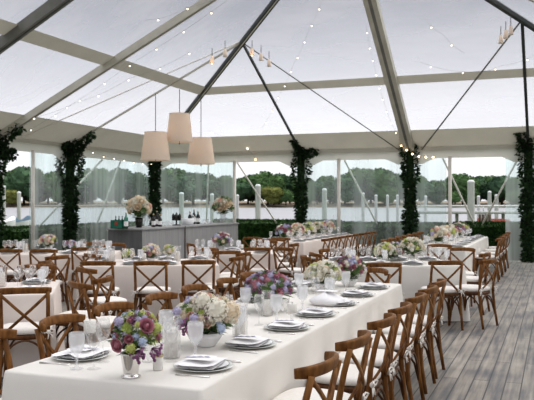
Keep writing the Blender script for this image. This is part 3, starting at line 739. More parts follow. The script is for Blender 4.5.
# ================================================================== CHAIRS
def make_chair(name, label):
    t = thing(name, label, 'chair')
    def post(s):
        return [(s * .205, -.27, 0.0), (s * .20, -.235, .22), (s * .195, -.212, .45), (s * .195, -.222, .58), (s * .196, -.25, .72), (s * .196, -.283, .845)]
    for s in (-1, 1):
        m = MB(); m.tube(post(s), [.0155, .017, .019, .018, .017, .0165], 8); obj('rear_leg', m, t, mats=M['wood'])
        m = MB(); m.tube([(s * .18, .175, .445), (s * .19, .19, .22), (s * .2, .215, 0)], [.019, .017, .015], 8); obj('front_leg', m, t, mats=M['wood'])
    m = MB(); pts = []
    for i in range(15):
        u = -1 + 2 * i / 14
        pts.append((u * .217, -.238 - .075 * (1 - abs(u) ** 2.2) - (0.0 if abs(u) < .85 else -.03 * (abs(u) - .85) / .15), .855 + .012 * (1 - u * u)))
    m.tube(pts, [1.0 if 0 < i < 14 else .8 for i in range(15)], 10, flat=(.03, .0135, (0, -.2, 1)))
    obj('crest_rail', m, t, mats=M['wood'])
    for s in (-1, 1):
        m = MB(); p0 = Vector((s * .185, -.215, .475)); p1 = Vector((-s * .197, -.278, .83))
        m.tube([p0.lerp(p1, i / 10) + Vector((0, -.045 * math.sin(PI * i / 10) - s * .006, 0)) for i in range(11)], 1.0, 8, flat=(.013, .007, (1, 0, .35 * s)))
        obj('cross_slat', m, t, mats=M['wood'])
    # seat ring
    def outline(k, e=1.0):
        a = 2 * PI * k / 28; c, s2 = math.cos(a), math.sin(a)
        x = .225 * e * math.copysign(abs(c) ** .6, c); y = .215 * e * math.copysign(abs(s2) ** .6, s2)
        return x * (1 + .06 * y / .215), y - .005
    m = MB(); vs = []
    for z, e in ((.425, .96), (.43, 1.0), (.46, 1.0), (.465, .97)):
        vs += [(*outline(k, e), z) for k in range(28)]
    m.add(vs, [(28 * j + k, 28 * j + (k + 1) % 28, 28 * (j + 1) + (k + 1) % 28, 28 * (j + 1) + k) for j in range(3) for k in range(28)] + [tuple(range(84, 112)), tuple(reversed(range(28)))])
    obj('seat', m, t, mats=M['wood_dark'])
    m = MB(); vs = []
    for z, e in ((.466, .90), (.476, .985), (.495, 1.0), (.512, .97), (.522, .86), (.526, .5)):
        vs += [(*outline(k, e), z) for k in range(28)]
    m.add(vs, [(28 * j + k, 28 * j + (k + 1) % 28, 28 * (j + 1) + (k + 1) % 28, 28 * (j + 1) + k) for j in range(5) for k in range(28)] + [tuple(range(140, 168)), tuple(reversed(range(28)))])
    cu = obj('seat_cushion', m, t, mats=M['cushion'])
    for s in (-1, 1):       # ties knotted round the back posts
        m = MB(); c = Vector((s * .2, -.235, .49))
        m.sphere(c, .02, 8, 6)
        for a in (0.6, 2.5):
            d = Vector((math.cos(a) * s, -.35, math.sin(a) * .5)); q = d.cross(Vector((0, 1, 0))).normalized()
            m.tube([c, c + d * .035 + q * .018, c + d * .062, c + d * .035 - q * .018, c], .006, 5)
        for a in (-.5, .3):
            m.tube([c, c + Vector((s * .02 + a * .04, -.015, -.03)), c + Vector((s * .025 + a * .06, -.02, -.06))], [.006, .006, .004], 5)
        obj('cushion_tie', m, cu, mats=M['cushion'])
    # bent hoops under the seat
    def hoop(a, b, inward, zt):
        a = Vector(a); b = Vector(b); pts = []
        for i in range(13):
            f = i / 12; p = a.lerp(b, f); h = math.sin(PI * f) ** .45
            pts.append((p.x + inward[0] * h, p.y + inward[1] * h, a.z + (zt - a.z) * h))
        return pts
    for a, b, inn in (((-.19, .195, .16), (.19, .195, .16), (0, -.015)), ((-.2, -.235, .16), (.2, -.235, .16), (0, .015)),
                      ((-.2, -.235, .16), (-.19, .195, .16), (.015, 0)), ((.2, -.235, .16), (.19, .195, .16), (-.015, 0))):
        m = MB(); m.tube(hoop(a, b, inn, .42), .0095, 7); obj('brace', m, t, mats=M['wood_dark'])
    return t

used = False
chair0 = make_chair('cross_back_chair', 'x')
def chair(X, Y, head, label, group):
    """X, Y: world place of the middle of the top rail; head: the way the sitter looks, degrees"""
    global used
    d = Vector((math.cos(R(head)), math.sin(R(head)), 0))
    loc = Vector((X, Y, 0)) + d * .28; rz = R(head - 90)
    label = label.replace('  ', ' ')
    if not used:
        used = True; chair0.location = loc; chair0.rotation_euler = (0, 0, rz); chair0['label'] = label; chair0['group'] = group
        return chair0
    return dup(chair0, loc, rz, label, group)
def chair_px(px, py, head, label, group):
    Y = F * (CAM_H - .885) / (py - HZ)
    return chair(at(px, Y), Y, head, label, group)

AX = 90 - 20.75 - 90      # heading along +x of the tent
G1 = 'cross-back chairs at the nearest long table'
# chairs along both sides of the nearest long table
for k, y in enumerate((3.44, 4.12, 4.85, 5.46, 6.1, 6.72, 7.32)):
    p = T(-1.01, y); j = random.uniform(-3, 3)
    chair(p.x, p.y, AX + 180 + j, 'wooden cross-back chair on the aisle side of the nearest table, %s from camera' % ORD[k], G1)
for k in range(7):
    y = 3.42 + .655 * k
    p = T(-3.0 + (.015 if k % 2 else -.015), y); j = random.uniform(-4, 4)
    chair(p.x, p.y, AX + j, 'wooden cross-back chair on the bar side of the nearest table, %s from camera' % ORD[k], G1)
chair_px(378.5, 269, 208, 'wooden cross-back chair tucked at the far end of the nearest long table', G1)
# table behind the nearest one, at the right
G2 = 'cross-back chairs at the wide table at the right'
for px, py, h, lb in ((384.5, 263, 90, 'wooden cross-back chair facing away at the right wide table, left of two'),
                      (447, 261, 96, 'wooden cross-back chair facing away at the right wide table, right of two'),
                      (491, 259.5, 138, 'wooden cross-back chair angled at the right corner of the right wide table, by the aisle'),
                      (487, 253, 152, 'wooden cross-back chair behind the angled one at the right end of the wide table'),
                      (461.5, 248, 250, 'wooden cross-back chair facing camera on the far side of the right wide table'),
                      (438.5, 244.5, 275, 'wooden cross-back chair behind the white centrepiece of the right wide table'),
                      (303.5, 256, 5, 'wooden cross-back chair at the left end of the right wide table, nearest the pink-lit cloth'),
                      (313, 253, 12, 'wooden cross-back chair at the left end of the right wide table, second one'),
                      (332, 249, 275, 'wooden cross-back chair facing camera on the far left of the right wide table')):
    chair_px(px, py, h, lb, G2)
# long table further along the right lane
G3 = 'cross-back chairs at the far right long table'
for k in range(4):
    p = T(-1.08, 16.5 + 1.15 * k)
    chair(p.x, p.y, AX + 180 + random.uniform(-3, 3), 'wooden cross-back chair, aisle side of the far right long table, %s from camera' % ORD[k], G3)
for k in range(7):
    p = T(-3.2, 15.0 + .72 * k)
    chair(p.x, p.y, AX + random.uniform(-3, 3), 'wooden cross-back chair, inner side of the far right long table, %s from camera' % ORD[k], G3)
# long table by the back wall
G4 = 'cross-back chairs at the long table by the back hedge'
for k in range(8):
    p = T(-4.4, 15.15 + .62 * k)
    chair(p.x, p.y, AX + 180 + random.uniform(-2, 2), 'wooden cross-back chair, right side of the back long table, %s from camera' % ORD[k], G4)
for x, lb in ((-6.08, 'left'), (-5.45, 'right')):
    p = T(x, 15.12)
    chair(p.x, p.y, AX + 90, 'wooden cross-back chair at the near end of the back long table, %s of two' % lb, G4)
# table in front of the bar
G5 = 'cross-back chairs at the table in front of the bar'
for px, py, h, lb in ((97, 261.5, 92, 'wooden cross-back chair, left of three facing away in front of the bar table'),
                      (150.5, 261.5, 92, 'wooden cross-back chair, middle of three facing away in front of the bar table'),
                      (198.5, 260.5, 96, 'wooden cross-back chair, right of three facing away in front of the bar table'),
                      (89.5, 254, 40, 'wooden cross-back chair at the left end of the bar table'),
                      (207, 248.3, 256, 'wooden cross-back chair on the far side of the bar table at its right corner'),
                      (189.5, 243.5, 18, 'wooden cross-back chair with only its rail showing against the grey bar front'),
                      (240, 256.5, 160, 'wooden cross-back chair at the right end of the bar table, nearer one'),
                      (246, 252.5, 158, 'wooden cross-back chair at the right end of the bar table, farther one'),
                      (227, 251, 100, 'light wooden cross-back chair facing away just right of the bar table')):
    chair_px(px, py, h, lb, G5)
# table at the left picture edge
G6 = 'cross-back chairs at the left edge table'
for px, py, h, lb in ((24.5, 288, 104, 'wooden cross-back chair facing away in front of the left edge table'),
                      (76, 282.5, 36, 'wooden cross-back chair at the right corner of the left edge table'),
                      (106, 277, 172, 'wooden cross-back chair between the left edge table and the nearest table'),
                      (83, 268, 38, 'wooden cross-back chair right of the left edge table, behind the corner one'),
                      (48.5, 262, 211, 'wooden cross-back chair at the far right corner of the left edge table'),
                      (38, 265, 274, 'wooden cross-back chair facing camera on the far side of the left edge table'),
                      (-12, 266, 280, 'wooden cross-back chair facing camera at the far left of the left edge table'),
                      (60, 255.7, 153, 'wooden cross-back chair standing between the left edge table and the clear-wall table')):
    chair_px(px, py, h, lb, G6)
# table by the left clear wall
G7 = 'cross-back chairs at the table by the left clear wall'
for px, py, h, lb in ((7, 249.3, 88, 'wooden cross-back chair, left of three facing away at the clear-wall table'),
                      (42.5, 249.5, 90, 'wooden cross-back chair, middle of three facing away at the clear-wall table'),
                      (84, 247.7, 92, 'wooden cross-back chair, right of three facing away at the clear-wall table'),
                      (93, 242.7, 272, 'wooden cross-back chair facing camera left of the dark bar end'),
                      (115, 243.5, 262, 'wooden cross-back chair facing camera right against the dark bar end'),
                      (16.5, 243.8, 280, 'wooden cross-back chair facing camera before the left hedge')):
    chair_px(px, py, h, lb, G7)
# table right of the bar
G8 = 'cross-back chairs at the table right of the bar'
for px, py, h, lb in ((257.5, 247.8, 93, 'wooden cross-back chair facing away at the table right of the bar'),
                      (281.5, 247.5, 42, 'wooden cross-back chair angled away at the right corner of the table right of the bar'),
                      (296, 243.3, 165, 'wooden cross-back chair at the right end of the table right of the bar'),
                      (266, 240.5, 272, 'wooden cross-back chair facing camera at the table right of the bar'),
                      (275, 239, 262, 'reddish wooden cross-back chair on the far right side of the table right of the bar')):
    chair_px(px, py, h, lb, G8)

# ================================================================== TABLES
TZ = 0.765
def draped_table(cx, cy, rot, L, W, mat, tlabel, clabel, seed, split=None):
    """L along local x, W along local y"""
    t = thing('banquet_table', tlabel, 'table', (cx, cy, 0), rot, 'folding tables under the cloths')
    m = MB(); m.box((0, 0, TZ - .03), (L - .04, W - .04, .03)); obj('tabletop', m, t, mats=M['brown'], smooth=False)
    for sx in (-1, 1):
        for sy in (-1, 1):
            m = MB(); m.tube([(sx * (L / 2 - .25), sy * (W / 2 - .2), 0), (sx * (L / 2 - .25), sy * (W / 2 - .2), TZ - .04)], .018, 6); obj('leg', m, t, mats=M['alu_dark'])
    rnd = random.Random(seed)
    pts = []        # rounded outline
    r = .03; step = .05
    def edge(a, b):
        a = Vector(a); b = Vector(b); n = max(1, int((b - a).length / step)); return [a.lerp(b, i / n) for i in range(n)]
    hx, hy = L / 2, W / 2
    cor = [(hx - r, hy - r, 0), (-hx + r, hy - r, 90), (-hx + r, -hy + r, 180), (hx - r, -hy + r, 270)]
    out = []
    for i, (x, y, a0) in enumerate(cor):
        arc = [Vector((x + r * math.cos(R(a0 + 18 * k)), y + r * math.sin(R(a0 + 18 * k)), 0)) for k in range(6)]
        out += arc
        x2, y2, a2 = cor[(i + 1) % 4]
        nxt = Vector((x2 + r * math.cos(R(a2)), y2 + r * math.sin(R(a2)), 0))
        out += edge(arc[-1], nxt)[1:]
    n = len(out); c = MB(); vs = []
    rows = [(TZ, -.02), (TZ - .003, -.004), (TZ - .012, 0.0), (TZ - .05, .004), (TZ - .16, .007), (TZ - .36, .010), (TZ - .58, .015), (.012, .022)]
    acc = 0; prev = out[-1]
    for j, (z, o) in enumerate(rows):
        acc = 0
        for i, p in enumerate(out):
            acc += (p - out[i - 1]).length if i else 0
            a = out[(i + 1) % n] - out[i - 1]; nr = Vector((a.y, -a.x, 0)).normalized()
            f = max(0, (TZ - .02 - z)) / TZ
            cornerness = max(0, 1 - min(abs(abs(p.x) - hx) + abs(abs(p.y) - hy), .35) / .35)
            fold = f * (.030 * noise.noise((acc * 3.2, seed * 3.1, f * .4)) + .016 * noise.noise((acc * 8.5, seed, 5 + f * .3))) + f * .05 * cornerness
            q = p + nr * (o + fold)
            vs.append((q.x, q.y, z))
    c.add(vs, [(n * j + i, n * (j + 1) + i, n * (j + 1) + (i + 1) % n, n * j + (i + 1) % n) for j in range(len(rows) - 1) for i in range(n)] + [tuple(range(n))])
    o = obj('tablecloth', c, None, (cx, cy, 0), rot, M[mat])
    return tag(o, clabel, 'tablecloth', 'floor-length tablecloths')

# lane tables follow the tent, the others stand across the room
p = T(-2.08, 5.6)
draped_table(p.x, p.y, TA + R(90), 4.9, 1.12, 'ivory', 'long folding table under the ivory cloth nearest the camera', 'long ivory floor-length cloth on the nearest long table', 1)
draped_table(1.77, 10.95, R(4), 1.8, 1.25, 'ivory', 'folding table under the wide cloth at the right', 'ivory cloth on the wide table at the right behind the nearest one', 2)
p = T(-2.2, 17.5)
draped_table(p.x, p.y, TA + R(90), 5.3, 1.2, 'ivory', 'long folding table at the far right', 'ivory cloth on the long table at the far right near the hedge', 3)
p = T(-5.75, 18.05)
draped_table(p.x, p.y, TA + R(90), 4.6, 1.25, 'blush', 'long folding table by the back wall', 'blush-lit white cloth on the long table by the back wall', 4)
draped_table(-1.68, 11.0, R(7), 1.9, 1.25, 'blush', 'folding table in front of the bar', 'blush-lit cloth on the table in front of the grey bar', 5)
draped_table(-3.04, 7.55, R(12), 1.83, 1.2, 'blush', 'folding table at the left picture edge', 'blush-lit cloth on the table cut by the left picture edge', 6)
draped_table(-3.6, 13.15, R(4), 2.0, 1.1, 'blush', 'folding table by the left clear wall', 'blush-lit cloth on the table by the left clear wall', 7)
draped_table(-.6, 13.35, R(3), 1.5, 1.15, 'blush', 'folding table right of the bar', 'blush-lit cloth on the table right of the grey bar', 8)

# ------------------------------------------------------------------ tableware
def ware(name, builder, label, cat):
    t = thing(name, label, cat); builder(t); return t
def b_goblet(t):
    m = MB(); m.lathe([(.036, .002), (.034, .006), (.012, .012), (.007, .02), (.006, .05), (.009, .058), (.006, .066), (.012, .078), (.028, .092), (.038, .115), (.043, .15), (.043, .175), (.0405, .195), (.0385, .195), (.041, .172), (.041, .15), (.036, .118), (.022, .096), (.0, .09)], 20)
    m.disc(.036, .002); obj('bowl', m, t, mats=M['goblet'])
def b_wine(t):
    m = MB(); m.lathe([(.034, .002), (.03, .005), (.006, .011), (.004, .03), (.004, .085), (.008, .094), (.026, .112), (.037, .14), (.038, .17), (.031, .215), (.0295, .215), (.0365, .17), (.0355, .14), (.02, .11), (.0, .1)], 20)
    m.disc(.034, .002); obj('bowl', m, t, mats=M['glass'])
def b_tumbler(t):
    m = MB(); m.lathe([(.0, .002), (.03, .002), (.033, .05), (.036, .1), (.0345, .1), (.031, .05), (.0, .008)], 16); obj('glass_body', m, t, mats=M['glass'])
def b_setting(t):
    m = MB(); m.lathe([(.0, .003), (.1, .003), (.155, .016), (.157, .019), (.15, .018), (.1, .008), (.0, .007)], 32); obj('charger', m, t, mats=M['charger'])
    m = MB(); m.lathe([(.0, .010), (.085, .010), (.132, .024), (.134, .027), (.128, .027), (.085, .016), (.0, .015)], 32); o = obj('dinner_plate', m, t, mats=M['plate'])
    m = MB(); m.tube([(.134 * math.cos(a * PI / 20), .134 * math.sin(a * PI / 20), .0262) for a in range(41)], .0013, 5, cap=False); obj('plate_rim', m, o, mats=M['rim'])
def b_napkin(t):
    m = MB(); n = 10; vs = []
    for i in range(n + 1):
        for j in range(n + 1):
            x = -.105 + .21 * i / n; y = -.085 + .17 * j / n
            vs.append((x * (1 + .1 * math.sin(j)), y, .011 + .007 * noise.noise((x * 12, y * 12, 1)) + .006 * math.sin(y * 40 + x * 8)))
    g = [(i * (n + 1) + j, (i + 1) * (n + 1) + j, (i + 1) * (n + 1) + j + 1, i * (n + 1) + j + 1) for i in range(n) for j in range(n)]
    m.add(vs, g)
    m.add([(v[0] * .98, v[1] * .98, .001) for v in vs], g)
    obj('folded_cloth', m, t, mats=M['napkin'])
    m = MB(); m.add([(-.05, -.055, .024), (.05, -.055, .024), (.052, .055, .025), (-.05, .055, .025)], [(0, 1, 2, 3)]); o = obj('menu_card', m, t, mats=M['paper'])
    m = MB()
    for k in range(4): m.leaf((0, -.04 + .025 * k, .0265), (.7 - k * .45, 1, 0), .045, .016, (0, 0, 1))
    obj('motif', m, o, mats=M['print'])
def b_fork(t):
    m = MB(); m.tube([(0, -.09, .004), (0, 0, .005), (0, .04, .004)], [.005, .003, .003], 6, flat=None)
    for x in (-.007, -.0023, .0023, .007): m.tube([(0, .035, .004), (x, .05, .004), (x, .09, .005)], .0014, 4)
    obj('silver_body', m, t, mats=M['silver'])
def b_knife(t):
    m = MB(); m.tube([(0, -.1, .005), (0, -.01, .005)], [.006, .005], 6); m.tube([(0, -.01, .004), (0, .06, .004), (.003, .11, .004)], [.008, .009, .003], 6, flat=(1, .2, (1, 0, 0)))
    obj('silver_body', m, t, mats=M['silver'])
def b_hurricane(t):
    m = MB(); m.lathe([(.0, .003), (.048, .003), (.052, .01), (.052, .2), (.056, .225), (.054, .225), (.050, .2), (.050, .012), (.0, .008)], 24); obj('glass_cylinder', m, t, mats=M['glass'])
    m = MB(); m.lathe([(.0, .01), (.036, .01), (.036, .14), (.033, .146), (.0, .142)], 20); c = obj('candle', m, t, mats=M['candle'])
    m = MB(); m.tube([(0, 0, .14), (.002, 0, .156)], .0018, 5); obj('wick', m, c, mats=M['cable'])
def b_votive(t):
    m = MB(); m.lathe([(.0, .002), (.023, .002), (.025, .01), (.026, .07), (.024, .07), (.023, .012), (.0, .01)], 18); obj('glass_cup', m, t, mats=M['candle'])
    m = MB(); m.lathe([(.0265, .066), (.0275, .068), (.0275, .076), (.0262, .078)], 18); obj('metal_band', m, t, mats=M['gold'])
    m = MB(); m.lathe([(.0, .075), (.02, .075), (.021, .1), (.018, .115), (.0, .118)], 16); obj('cap', m, t, mats=M['candle'])
def b_pillar(t):
    m = MB(); m.lathe([(.0, .0), (.04, .0), (.042, .006), (.01, .014), (.012, .05), (.042, .06), (.042, .066), (.0, .066)], 20); obj('glass_stand', m, t, mats=M['glass'])
    m = MB(); m.lathe([(.0, .066), (.034, .066), (.034, .13), (.03, .134), (.0, .13)], 20); c = obj('candle', m, t, mats=M['candle'])
    m = MB(); m.tube([(0, 0, .13), (.001, 0, .144)], .0018, 5); obj('wick', m, c, mats=M['cable'])
def b_fold(t):   # big white fan-folded napkin
    m = MB(); vs = []; n = 24
    for j in range(9):
        v = j / 8
        for i in range(n):
            a = 2 * PI * i / n; r = (.13 * math.sin(PI * (.25 + .72 * v)) + .006 * math.cos(a * 6)) * (1 if v < 1 else .05)
            vs.append((r * math.cos(a) * 1.15, r * math.sin(a), .11 * v + .01 * math.sin(a * 3 + 1) * v))
    m.add(vs, [(n * j + i, n * j + (i + 1) % n, n * (j + 1) + (i + 1) % n, n * (j + 1) + i) for j in range(8) for i in range(n)])
    obj('folded_cloth', m, t, mats=M['napkin'])
    m = MB(); m.add([(-.1, -.03, .116), (.1, -.03, .118), (.08, .05, .122), (-.08, .05, .12)], [(0, 1, 2, 3)]); obj('loose_corner', m, t, mats=M['napkin'])
BUILD = dict(water_goblet=(b_goblet, 'goblet'), wine_glass=(b_wine, 'wine glass'), tumbler=(b_tumbler, 'glass'), place_setting=(b_setting, 'plate'), napkin=(b_napkin, 'napkin'), fork=(b_fork, 'fork'),
             knife=(b_knife, 'knife'), hurricane_lantern=(b_hurricane, 'candle lantern'), salt_shaker=(b_votive, 'shaker'), pillar_candle=(b_pillar, 'candle'), folded_serviette=(b_fold, 'napkin'))
PROTO = {}
def put(kind, loc, rz, label, group, s=1.0):
    f, cat = BUILD[kind]
    if kind == 'napkin': s *= 1.25
    if kind not in PROTO:
        t = ware(kind, f, label, cat); PROTO[kind] = t
        t.location = loc; t.rotation_euler = (0, 0, rz); t['group'] = group
    else: t = dup(PROTO[kind], loc, rz, label, group)
    t.scale = (s, s, s)
    return t

AVOID = [(-.70, 3.78, .10), (-.31, 4.57, .19), (.0, 6.05, .2), (.55, 7.43, .18), (.85, 7.87, .19)]
AVOID += [(at(px, Y), Y, r) for px, Y, r in ((412, 10.9, .2), (394, 11.3, .17), (385, 11.1, .18), (151, 11.1, .16), (128, 11.1, .1), (169, 10.9, .1), (222, 13.3, .18), (48, 13.0, .17), (70, 13.2, .13))]
for k in range(5):
    for q in (T(-5.75, 16.3 + .88 * k), T(-2.2, 15.6 + .95 * k)): AVOID.append((q.x, q.y, .22))
def clear(c): return all((c[0] - x) ** 2 + (c[1] - y) ** 2 > (r + .03) ** 2 for x, y, r in AVOID)
# nearest table, seven settings a side
for side, sx in (('aisle', -1.5), ('bar', -2.65)):
    inw = -1 if side == 'aisle' else 1
    for k in range(7):
        y = 3.56 + .655 * k
        nm = '%s from camera, %s side of the nearest table' % (ORD[k], side)
        rz = TA + (R(90) if side == 'aisle' else R(-90)) + random.uniform(-.1, .1)
        c = T(sx + inw * .2, y, TZ)
        put('place_setting', c, rz, 'white plate on pale charger, ' + nm, 'plates on the nearest table')
        c = T(sx + inw * (.2 + random.uniform(-.015, .02)), y + random.uniform(-.015, .015), TZ + .0255)
        put('napkin', c, rz + random.uniform(-.25, .25), 'white napkin with card, ' + nm, 'napkins on the nearest table')
        gx, gy = sx + inw * ((.35 if side == 'aisle' else .43) + random.uniform(-.02, .02)), y + (.2 if side == 'aisle' else -.12)
        if not (side == 'bar' and k == 0):
            if clear(T(gx, gy)): put('water_goblet', T(gx, gy, TZ), 0, 'frosted pressed-glass goblet, ' + nm, 'goblets on the nearest table', 1.05)
            if clear(T(gx + inw * .09, gy - .11 * (1 if side == 'aisle' else -1))): put('wine_glass', T(gx + inw * .09, gy - .11 * (1 if side == 'aisle' else -1), TZ), 0, 'clear stemmed wine glass, ' + nm, 'wine glasses on the nearest table')
        put('fork', T(sx + inw * .17, y - .19, TZ), rz, 'silver fork, ' + nm, 'forks on the nearest table')
        put('knife', T(sx + inw * .17, y + .19, TZ), rz, 'silver knife, ' + nm, 'knives on the nearest table')
def tpx(px, py, z=TZ):
    Y = F * (CAM_H - z) / (py - HZ); return Vector((at(px, Y), Y, z))
put('water_goblet', tpx(77, 369), 0, 'frosted goblet in front of the near left corner plate', 'goblets on the nearest table', .97)
put('wine_glass', tpx(94, 369), 0, 'clear wine glass right of the frosted goblet at the near left corner', 'wine glasses on the nearest table', 1.1)
put('wine_glass', tpx(103, 362), 0, 'clear wine glass beside the silver cup bouquet at its left', 'wine glasses on the nearest table', 1.1)
put('hurricane_lantern', tpx(171, 358), 0, 'glass hurricane lantern with white candle between the two nearest bouquets', 'candle lanterns on the nearest table', 1.02)
put('hurricane_lantern', tpx(240, 336), 0, 'glass hurricane lantern right of the white and lavender bouquet', 'candle lanterns on the nearest table', .95)
put('hurricane_lantern', tpx(267, 316), 0, 'glass hurricane lantern before the lavender bouquet', 'candle lanterns on the nearest table', .85)
put('pillar_candle', tpx(90, 344), 0, 'white pillar candle on a glass stand left of the silver cup bouquet', 'pillar candles', 1.1)
put('pillar_candle', tpx(292, 322), 0, 'white pillar candle behind the third aisle side plate', 'pillar candles')
put('salt_shaker', tpx(158, 370), 0, 'small white shaker with gold band right of the silver cup', 'shakers', 1.05)
put('folded_serviette', tpx(327, 305), TA, 'big white bundled napkin beside the aisle side plates', 'bundled napkins')
put('tumbler', tpx(148, 362), 0, 'small clear tumbler behind the gold banded shaker', 'tumblers')
put('tumbler', tpx(285, 311), 0, 'small clear tumbler behind the lavender bouquet', 'tumblers')

# other tables: plates and glasses
def dress(nm, cx, cy, rot, L, W, n, sides=('near', 'far'), tag2='tables further back'):
    q = Matrix.Rotation(rot, 3, 'Z')
    for side, s in ((sides[0], -1), (sides[1], 1)):
        for k in range(n):
            x = -L / 2 + L * (k + .5) / n
            lb = '%s on the %s side of the %s' % (ORD[k], side, nm)
            c = Vector((cx, cy, 0)) + q @ Vector((x, s * (W / 2 - .2), 0))
            put('place_setting', (c.x, c.y, TZ), rot, 'white plate, ' + lb, 'plates on the ' + tag2)
            put('napkin', (c.x, c.y, TZ + .0255), rot + random.uniform(-.4, .4), 'white folded napkin, ' + lb, 'napkins on the ' + tag2)
            for j, (kd, dx) in enumerate((('water_goblet', .1), ('wine_glass', -.02), ('wine_glass', -.13))):
                c = Vector((cx, cy, 0)) + q @ Vector((x + dx, s * (W / 2 - .42 + (.03 if j == 1 else 0)), 0))
                if clear(c): put(kd, (c.x, c.y, TZ), 0, ('frosted goblet, ', 'clear wine glass, ', 'second clear wine glass, ')[j] + lb, ('goblets', 'wine glasses', 'wine glasses')[j] + ' on the ' + tag2)
    for k in range(max(2, n - 1)):
        x = -L / 2 + L * (k + .8) / n
        c = Vector((cx, cy, 0)) + q @ Vector((x, .12 * (-1) ** k, 0))
        if clear(c): put('hurricane_lantern' if k % 2 == 0 else 'pillar_candle', (c.x, c.y, TZ), 0, 'white candle in holder, %s along the middle of the %s' % (ORD[k], nm), 'candles on the ' + tag2)
dress('wide right table', 1.77, 10.95, R(4), 1.8, 1.25, 4)
p = T(-2.2, 17.5); dress('far right long table', p.x, p.y, TA + R(90), 5.3, 1.2, 7, ('aisle', 'inner'))
p = T(-5.75, 18.05); dress('back long table', p.x, p.y, TA + R(90), 4.6, 1.25, 7, ('right', 'left'))
dress('table before the bar', -1.68, 11.0, R(7), 1.9, 1.25, 4)
dress('left edge table', -3.04, 7.55, R(12), 1.83, 1.2, 4)
dress('clear-wall table', -3.6, 13.15, R(4), 2.0, 1.1, 4)
dress('table right of the bar', -.6, 13.35, R(3), 1.5, 1.15, 3)

# ------------------------------------------------------------------ flowers
def rose_mesh(mat, seed=1, layers=4):
    m = MB(); m.sphere((0, 0, .3), .27, 10, 7, (1, 1, 1.4))
    for L in range(layers):
        f = (L + 1) / layers; cnt = 3 + L; rad = .26 + .56 * f; w = 2 * PI / cnt * 1.2
        for k in range(cnt):
            a = 2 * PI * k / cnt + L * .9; vs = []
            for i in range(5):
                v = i / 4
                for j in range(7):
                    u = (j - 3) / 3; th = a + u * w * .5
                    rr = rad * (.5 + .5 * math.sin(v * PI * .62) / math.sin(PI * .5)) - .12 * (1 - f) * v ** 3 + .06 * u * f + (.16 * f * v ** 5)
                    z = -.35 + (1.12 - .34 * f) * v - .14 * u * u * v - .16 * f * v ** 5
                    vs.append((rr * math.cos(th), rr * math.sin(th), z + .08))
            m.add(vs, [(7 * i + j, 7 * i + j + 1, 7 * i + 8 + j, 7 * i + 7 + j) for i in range(4) for j in range(6)])
    return m.mesh('rose', mat)
def cluster_mesh(mat, seed, n=26, dome=.8, petal=.27):
    rnd = random.Random(seed); m = MB()
    m.sphere((0, 0, 0), .68, 9, 6)
    for i in range(n):
        z = 1 - (i + .5) / n * 1.35; a = i * 2.39996; r = math.sqrt(max(0, 1 - z * z))
        d = Vector((r * math.cos(a), r * math.sin(a), z)); c = d * (.85 + rnd.uniform(-.1, .12))
        u = d.cross(Vector((.2, .9, .3))).normalized(); w = d.cross(u)
        sp = rnd.uniform(0, 1.5)
        for k in range(4):
            b = sp + k * PI / 2; e = u * math.cos(b) + w * math.sin(b); g = u * math.cos(b + PI / 2) + w * math.sin(b + PI / 2)
            m.add([c, c + e * petal * .6 + g * petal * .42 + d * .05, c + e * petal * 1.25 + d * .03, c + e * petal * .6 - g * petal * .42 + d * .05], [(0, 1, 2, 3)])
    return m.mesh('blossom_cluster', mat)
def spray_mesh(mat, seed, n=16, berry=True):
    rnd = random.Random(seed); m = MB()
    for i in range(n):
        d = Vector((rnd.gauss(0, .5), rnd.gauss(0, .5), rnd.uniform(.2, 1))).normalized() * rnd.uniform(.4, 1.1)
        m.tube([(0, 0, -.4), d], .03, 4)
        if berry: m.sphere(d, rnd.uniform(.12, .2), 7, 5)
        else: m.leaf(d * .3, d, .9, .32)
    return m.mesh('spray', mat)
def leaf_mesh(mat, seed, n=14):
    rnd = random.Random(seed); m = MB()
    for i in range(n):
        a = i * 2.4; d = Vector((math.cos(a), math.sin(a), rnd.uniform(-.2, 1.0)))
        m.leaf((0, 0, 0), d, rnd.uniform(.8, 1.4), rnd.uniform(.35, .55), (0, 0, 1))
    return m.mesh('leaf_sprig', mat)
FL = {}
for key, mt in (('rose', 'rose'), ('pink', 'pink'), ('white', 'white_fl'), ('cream', 'cream_fl'), ('peach', 'peach_fl')): FL['R' + key] = ('rose', rose_mesh(M[mt], 3))
for key, mt in (('lav', 'lavender'), ('blue', 'bluepet'), ('white', 'white_fl'), ('lime', 'lime_fl'), ('pink', 'pink'), ('cream', 'cream_fl'), ('peach', 'peach_fl'), ('plum', 'plum')): FL['H' + key] = ('blossom_cluster', cluster_mesh(M[mt], 5))
FL['Splum'] = ('berry_spray', spray_mesh(M['plum'], 2)); FL['Slav'] = ('berry_spray', spray_mesh(M['lavender'], 3)); FL['Spink'] = ('berry_spray', spray_mesh(M['pink'], 4)); FL['Swhite'] = ('berry_spray', spray_mesh(M['white_fl'], 6))
FL['L'] = ('leaf_sprig', leaf_mesh(M['leaf'], 2)); FL['Ll'] = ('leaf_sprig', leaf_mesh(M['leaf_light'], 3))
